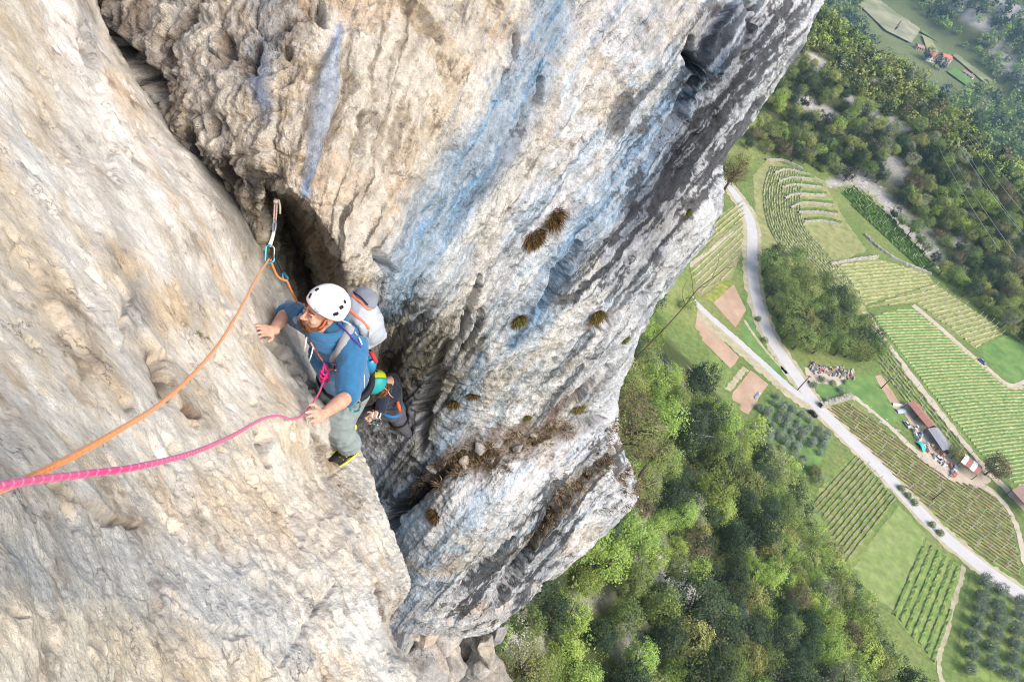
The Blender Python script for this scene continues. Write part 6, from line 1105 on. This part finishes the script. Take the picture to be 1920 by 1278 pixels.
o = mb.build('farm_clutter', mat('painted_clutter', (1, 1, 1), .7, attr='surface_col', var=.2, scale=2)); vcol(o.data, 'surface_col', np.array(cols)); tag(o, 'colourful heap of crates and scrap in the yards by the grove and sheds', 'clutter', kind='stuff')
def tarp(px4, h, mt, label):
    c = [G0(*p) for p in px4]; n = 7; v = []
    for j in range(n):
        for i in range(n): u, w_ = i / (n - 1), j / (n - 1); p = c[0].lerp(c[1], u).lerp(c[3].lerp(c[2], u), w_); v.append(p + AZ * (h * math.sin(math.pi * w_) * (.8 + .2 * math.sin(5 * u)) + .1 + random.uniform(0, .05)))
    return tag(MB().add(v, [(j * n + i, j * n + i + 1, (j + 1) * n + i + 1, (j + 1) * n + i) for j in range(n - 1) for i in range(n - 1)]).build('tarpaulin', mt, None, True), label, 'tarpaulin')
tarp([(1714, 828), (1721, 826), (1738, 843), (1730, 848)], .9, mat('turquoise_tarp', (.08, .50, .42), .5), 'turquoise tarpaulin beside the grey roofed shed'); tarp([(1413, 743), (1419, 737), (1424, 740), (1416, 749)], .15, mat('blue_grey_tarp', (.20, .27, .36), .5), 'blue grey sheet lying on the third soil plot'); tarp([(1419, 736), (1423, 734), (1426, 738), (1424, 740)], .15, mat('pale_green_tarp', (.42, .52, .48), .5), 'pale green sheet touching the blue grey one on the soil plot')
tarp([(1671, 755), (1690, 757), (1694, 762), (1674, 761)], .5, R_WHT, 'white sheet covering beds left of the red roofed shed'); tarp([(1676, 766), (1694, 766), (1700, 774), (1684, 776)], .5, mat('grey_blue_sheet', (.36, .42, .46), .5), 'grey blue sheet below the white one in the yard')
tree('large_tree', G0(1846, 892), 3.2, 'brown', 'large brown half bare tree beside the striped shed', None, lift=1.5); tree('round_tree', G0(1782, 858), 2.2, 'olive', 'round yellow green tree between the grey and striped sheds', None, lift=1.2); tree('small_tree', G0(1522, 770 + 120), 1.4, 'olive', 'small pale tree at the corner of the post vineyard', None); tree('small_tree', G0(1530, 905), 1.3, 'grey', 'small grey tree left of the post vineyard', None)
for k, (x, y) in enumerate([(1688, 917), (1700, 930), (1712, 943)] + [(1745, 985), (1760, 1000)] + [(1420, 600), (1432, 640)]): tree('hedge_bush', G0(x, y), .9, 'mid', ['dark bush on the road edge nearest the pale meadow', 'middle bush of three on the road edge', 'last bush of three on the road edge', 'left bush beside the road above the young orchard', 'right bush beside the road above the young orchard', 'upper bush between road and grove', 'lower bush between road and grove'][k], None, 'bush', .8)
hp2 = [(1450, 297), (1470, 300), (1488, 306), (1505, 314), (1520, 322), (1532, 330)]
for k, (x, y) in enumerate(hp2): tree('hedge_bush', G0(x + 6, y - 8), 1.7, 'mid', 'round hedge bush above the topmost terrace wall', 'hedge above the terraces', 'bush', .9)
def GF(px, py):
    r = ray(px, py); s = (-136.0 - CAM_H) / r[2]; return Vector(CAMP + r * s)
# houses across the valley, a cypress, power lines
def house(x, y, L, D, H, ang, label, roofm, wallm, n=3):
    g = GF(x, y); g.z = float(hgt(g.x, g.y)); root = tag(empty('house', g), label, 'house'); Rz = Matrix.Rotation(ang, 3, 'Z'); q = lambda a, b, c: g + Rz @ Vector((a, b, c)); MB().box(g + AZ * (H / 2 - .5), L, D, H + 1, Rz).build('wall', wallm, root)
    for s in (-1, 1): mb = MB(); slab(mb, q(-L / 2 - .5, s * (D / 2 + .6), H - .1), q(L / 2 + .5, s * (D / 2 + .6), H - .1), q(L / 2 + .5, 0, H + D * .26 + (.004 if s > 0 else 0)), q(-L / 2 - .5, 0, H + D * .26 + (.004 if s > 0 else 0)), .2); mb.build('roof', roofm, root)
    for k in range(n):
        for zf in (.28, .70): w_ = MB().box(q(-L / 2 + L * (k + .5) / n, -D / 2 - .03, H * zf), 1.1, .12, 1.4, Rz).build('window', BLACK, root)
    MB().box(q(L * .25, D * .15, H + D * .26 + .3), .7, .7, 1.4, Rz).build('chimney', wallm, root)
PLAST = mat('white_plaster', (.72, .70, .66), .9); TILE = mat('terracotta_tiles', (.50, .20, .13), .9, var=.2, scale=1)
house(1743, 112, 11, 9, 7.5, .3, 'white house with flat looking reddish roof left of the two far houses', TILE, PLAST); house(1766, 117, 12, 9, 8, .3, 'white house with bright terracotta roof right of the two far houses', TILE, PLAST); house(1722, 92, 9, 7, 3.5, .3, 'low brown farmhouse up the valley from the two white houses', R_BRN, mat('ochre_plaster', (.48, .40, .32), .9)); house(1815, 141, 13, 6, 3, -.5, 'long low building along the far valley road', R_BRN, PLAST); house(1908, 152, 10, 8, 4, .2, 'small house with reddish roof at the far right edge', TILE, PLAST); house(1722, 29, 12, 7, 4, -.4, 'grey shed standing in the pale far field', R_GRY, PLAST)
cy = tag(empty('cypress', GF(1675, 61)), 'single slender dark cypress at the edge of the far pale field', 'tree'); me = crown_mesh('crown', 480, 'cone', 80, 900, .10); me.materials.append(LEAF['dark']); c_ = bpy.data.objects.new('crown', me); COL.objects.link(c_); c_.parent = cy; c_.scale = (1.5, 1.5, 5.2); c_.location = (0, 0, 8); c_ = bpy.data.objects.new('trunk', TRUNKS[0]); COL.objects.link(c_); c_.parent = cy; c_.scale = (1.5, 1.5, 2.5); c_.location = (0, 0, 4)
for k, (x, y) in enumerate(((1750, 124), (1733, 112), (1760, 132))): tree('conifer', GF(x, y), 4.6, 'dark', ['dark conifer in front of the two far white houses', 'dark conifer left of the far white houses', 'dark conifer just below the far white houses'][k], None, lift=1.3, sz=1.3)
sheet_f = lambda name, poly, mt, z: tag(link(name, (lambda m_: m_)(mesh_np(name, np.array([list(GF(*p) + AZ * z) for p in poly]), np.array([list(range(len(poly)))]), False)), None, [mt]), kind='structure')
sheet_f('far_field', [(1775, 135), (1790, 128), (1825, 152), (1812, 162)], G_GREEN, .8); sheet_f('far_field', [(1610, 10), (1650, -30), (1690, -12), (1738, 28), (1722, 62), (1708, 82), (1660, 58)], mat('pale_far_field', (.36, .34, .24), .95, var=.3, scale=.05, col2=(.24, .26, .14)), .8); sheet_f('far_field', [(1728, 66), (1745, 74), (1760, 100), (1738, 98)], mat('yellow_far_field', (.30, .30, .14), .95, var=.2, scale=.05), .85); sheet_f('far_field', [(1800, 92), (1868, 150), (1850, 160), (1786, 106)], mat('olive_far_field', (.24, .26, .13), .95, var=.3, scale=.05), .85); sheet_f('far_field', [(1738, 32), (1800, 88), (1780, 92), (1724, 60)], mat('green_far_field', (.13, .22, .075), .95, var=.2, scale=.05), .8)
ribbon_f = [GF(x, y) + AZ * 1.2 for x, y in ((1690, -12), (1735, 24), (1800, 82), (1850, 128), (1880, 158))]
mb = MB(); c = curve_pts([list(p) for p in ribbon_f], 30); t = np.gradient(c, axis=0); nr = np.stack([-t[:, 1], t[:, 0], 0 * t[:, 0]], -1); nr /= np.linalg.norm(nr, axis=1)[:, None]; mb.add(list(c + nr * 2.6) + list(c - nr * 2.6), [(i, i + 1, 31 + i, 30 + i) for i in range(29)]); tag(mb.build('far_road', G_PATH), kind='structure')
M_WIRE = mat('power_cable', (.50, .52, .52), .5)
for k, (x0, y0, x1, y1) in enumerate([(1712, 118, 1875, 470), (1722, 120, 1905, 478), (1736, 112, 1918, 440), (1748, 122, 1945, 470), (1758, 118, 1955, 440), (1766, 124, 1975, 430)]):
    a = P(x0, y0, 470.0); b = P(x1, y1, 200.0); u = np.linspace(0, 1, 24); c = a + (b - a) * u[:, None]; c[:, 2] -= 5 * 4 * u * (1 - u); w_ = tag(MB().tube([Vector(z) for z in c], .045, 5).build('power_cable', M_WIRE, None, True), ['leftmost', 'second from the left', 'third from the left', 'third from the right', 'second from the right', 'rightmost'][k] + ' of the thin power cables over the wooded hillside', 'cable', 'power cables over the hillside')
# ------------------------------------------------------------------ the air
hz = MB().box((900, 1700, -10), 2700, 3900, 330).build('haze', None); tag(hz, kind='stuff'); hm = bpy.data.materials.new('haze_air'); hm.use_nodes = True; hn_ = hm.node_tree; hn_.nodes.remove(hn_.nodes['Principled BSDF']); pv = hn_.nodes.new('ShaderNodeVolumePrincipled'); pv.inputs['Color'].default_value = (.42, .70, 1.0, 1); pv.inputs['Density'].default_value = .00016; pv.inputs['Anisotropy'].default_value = .2; hn_.links.new(pv.outputs[0], hn_.nodes['Material Output'].inputs['Volume']); hz.data.materials.append(hm); tag(hz, 'pale blue haze filling the whole valley', 'haze')
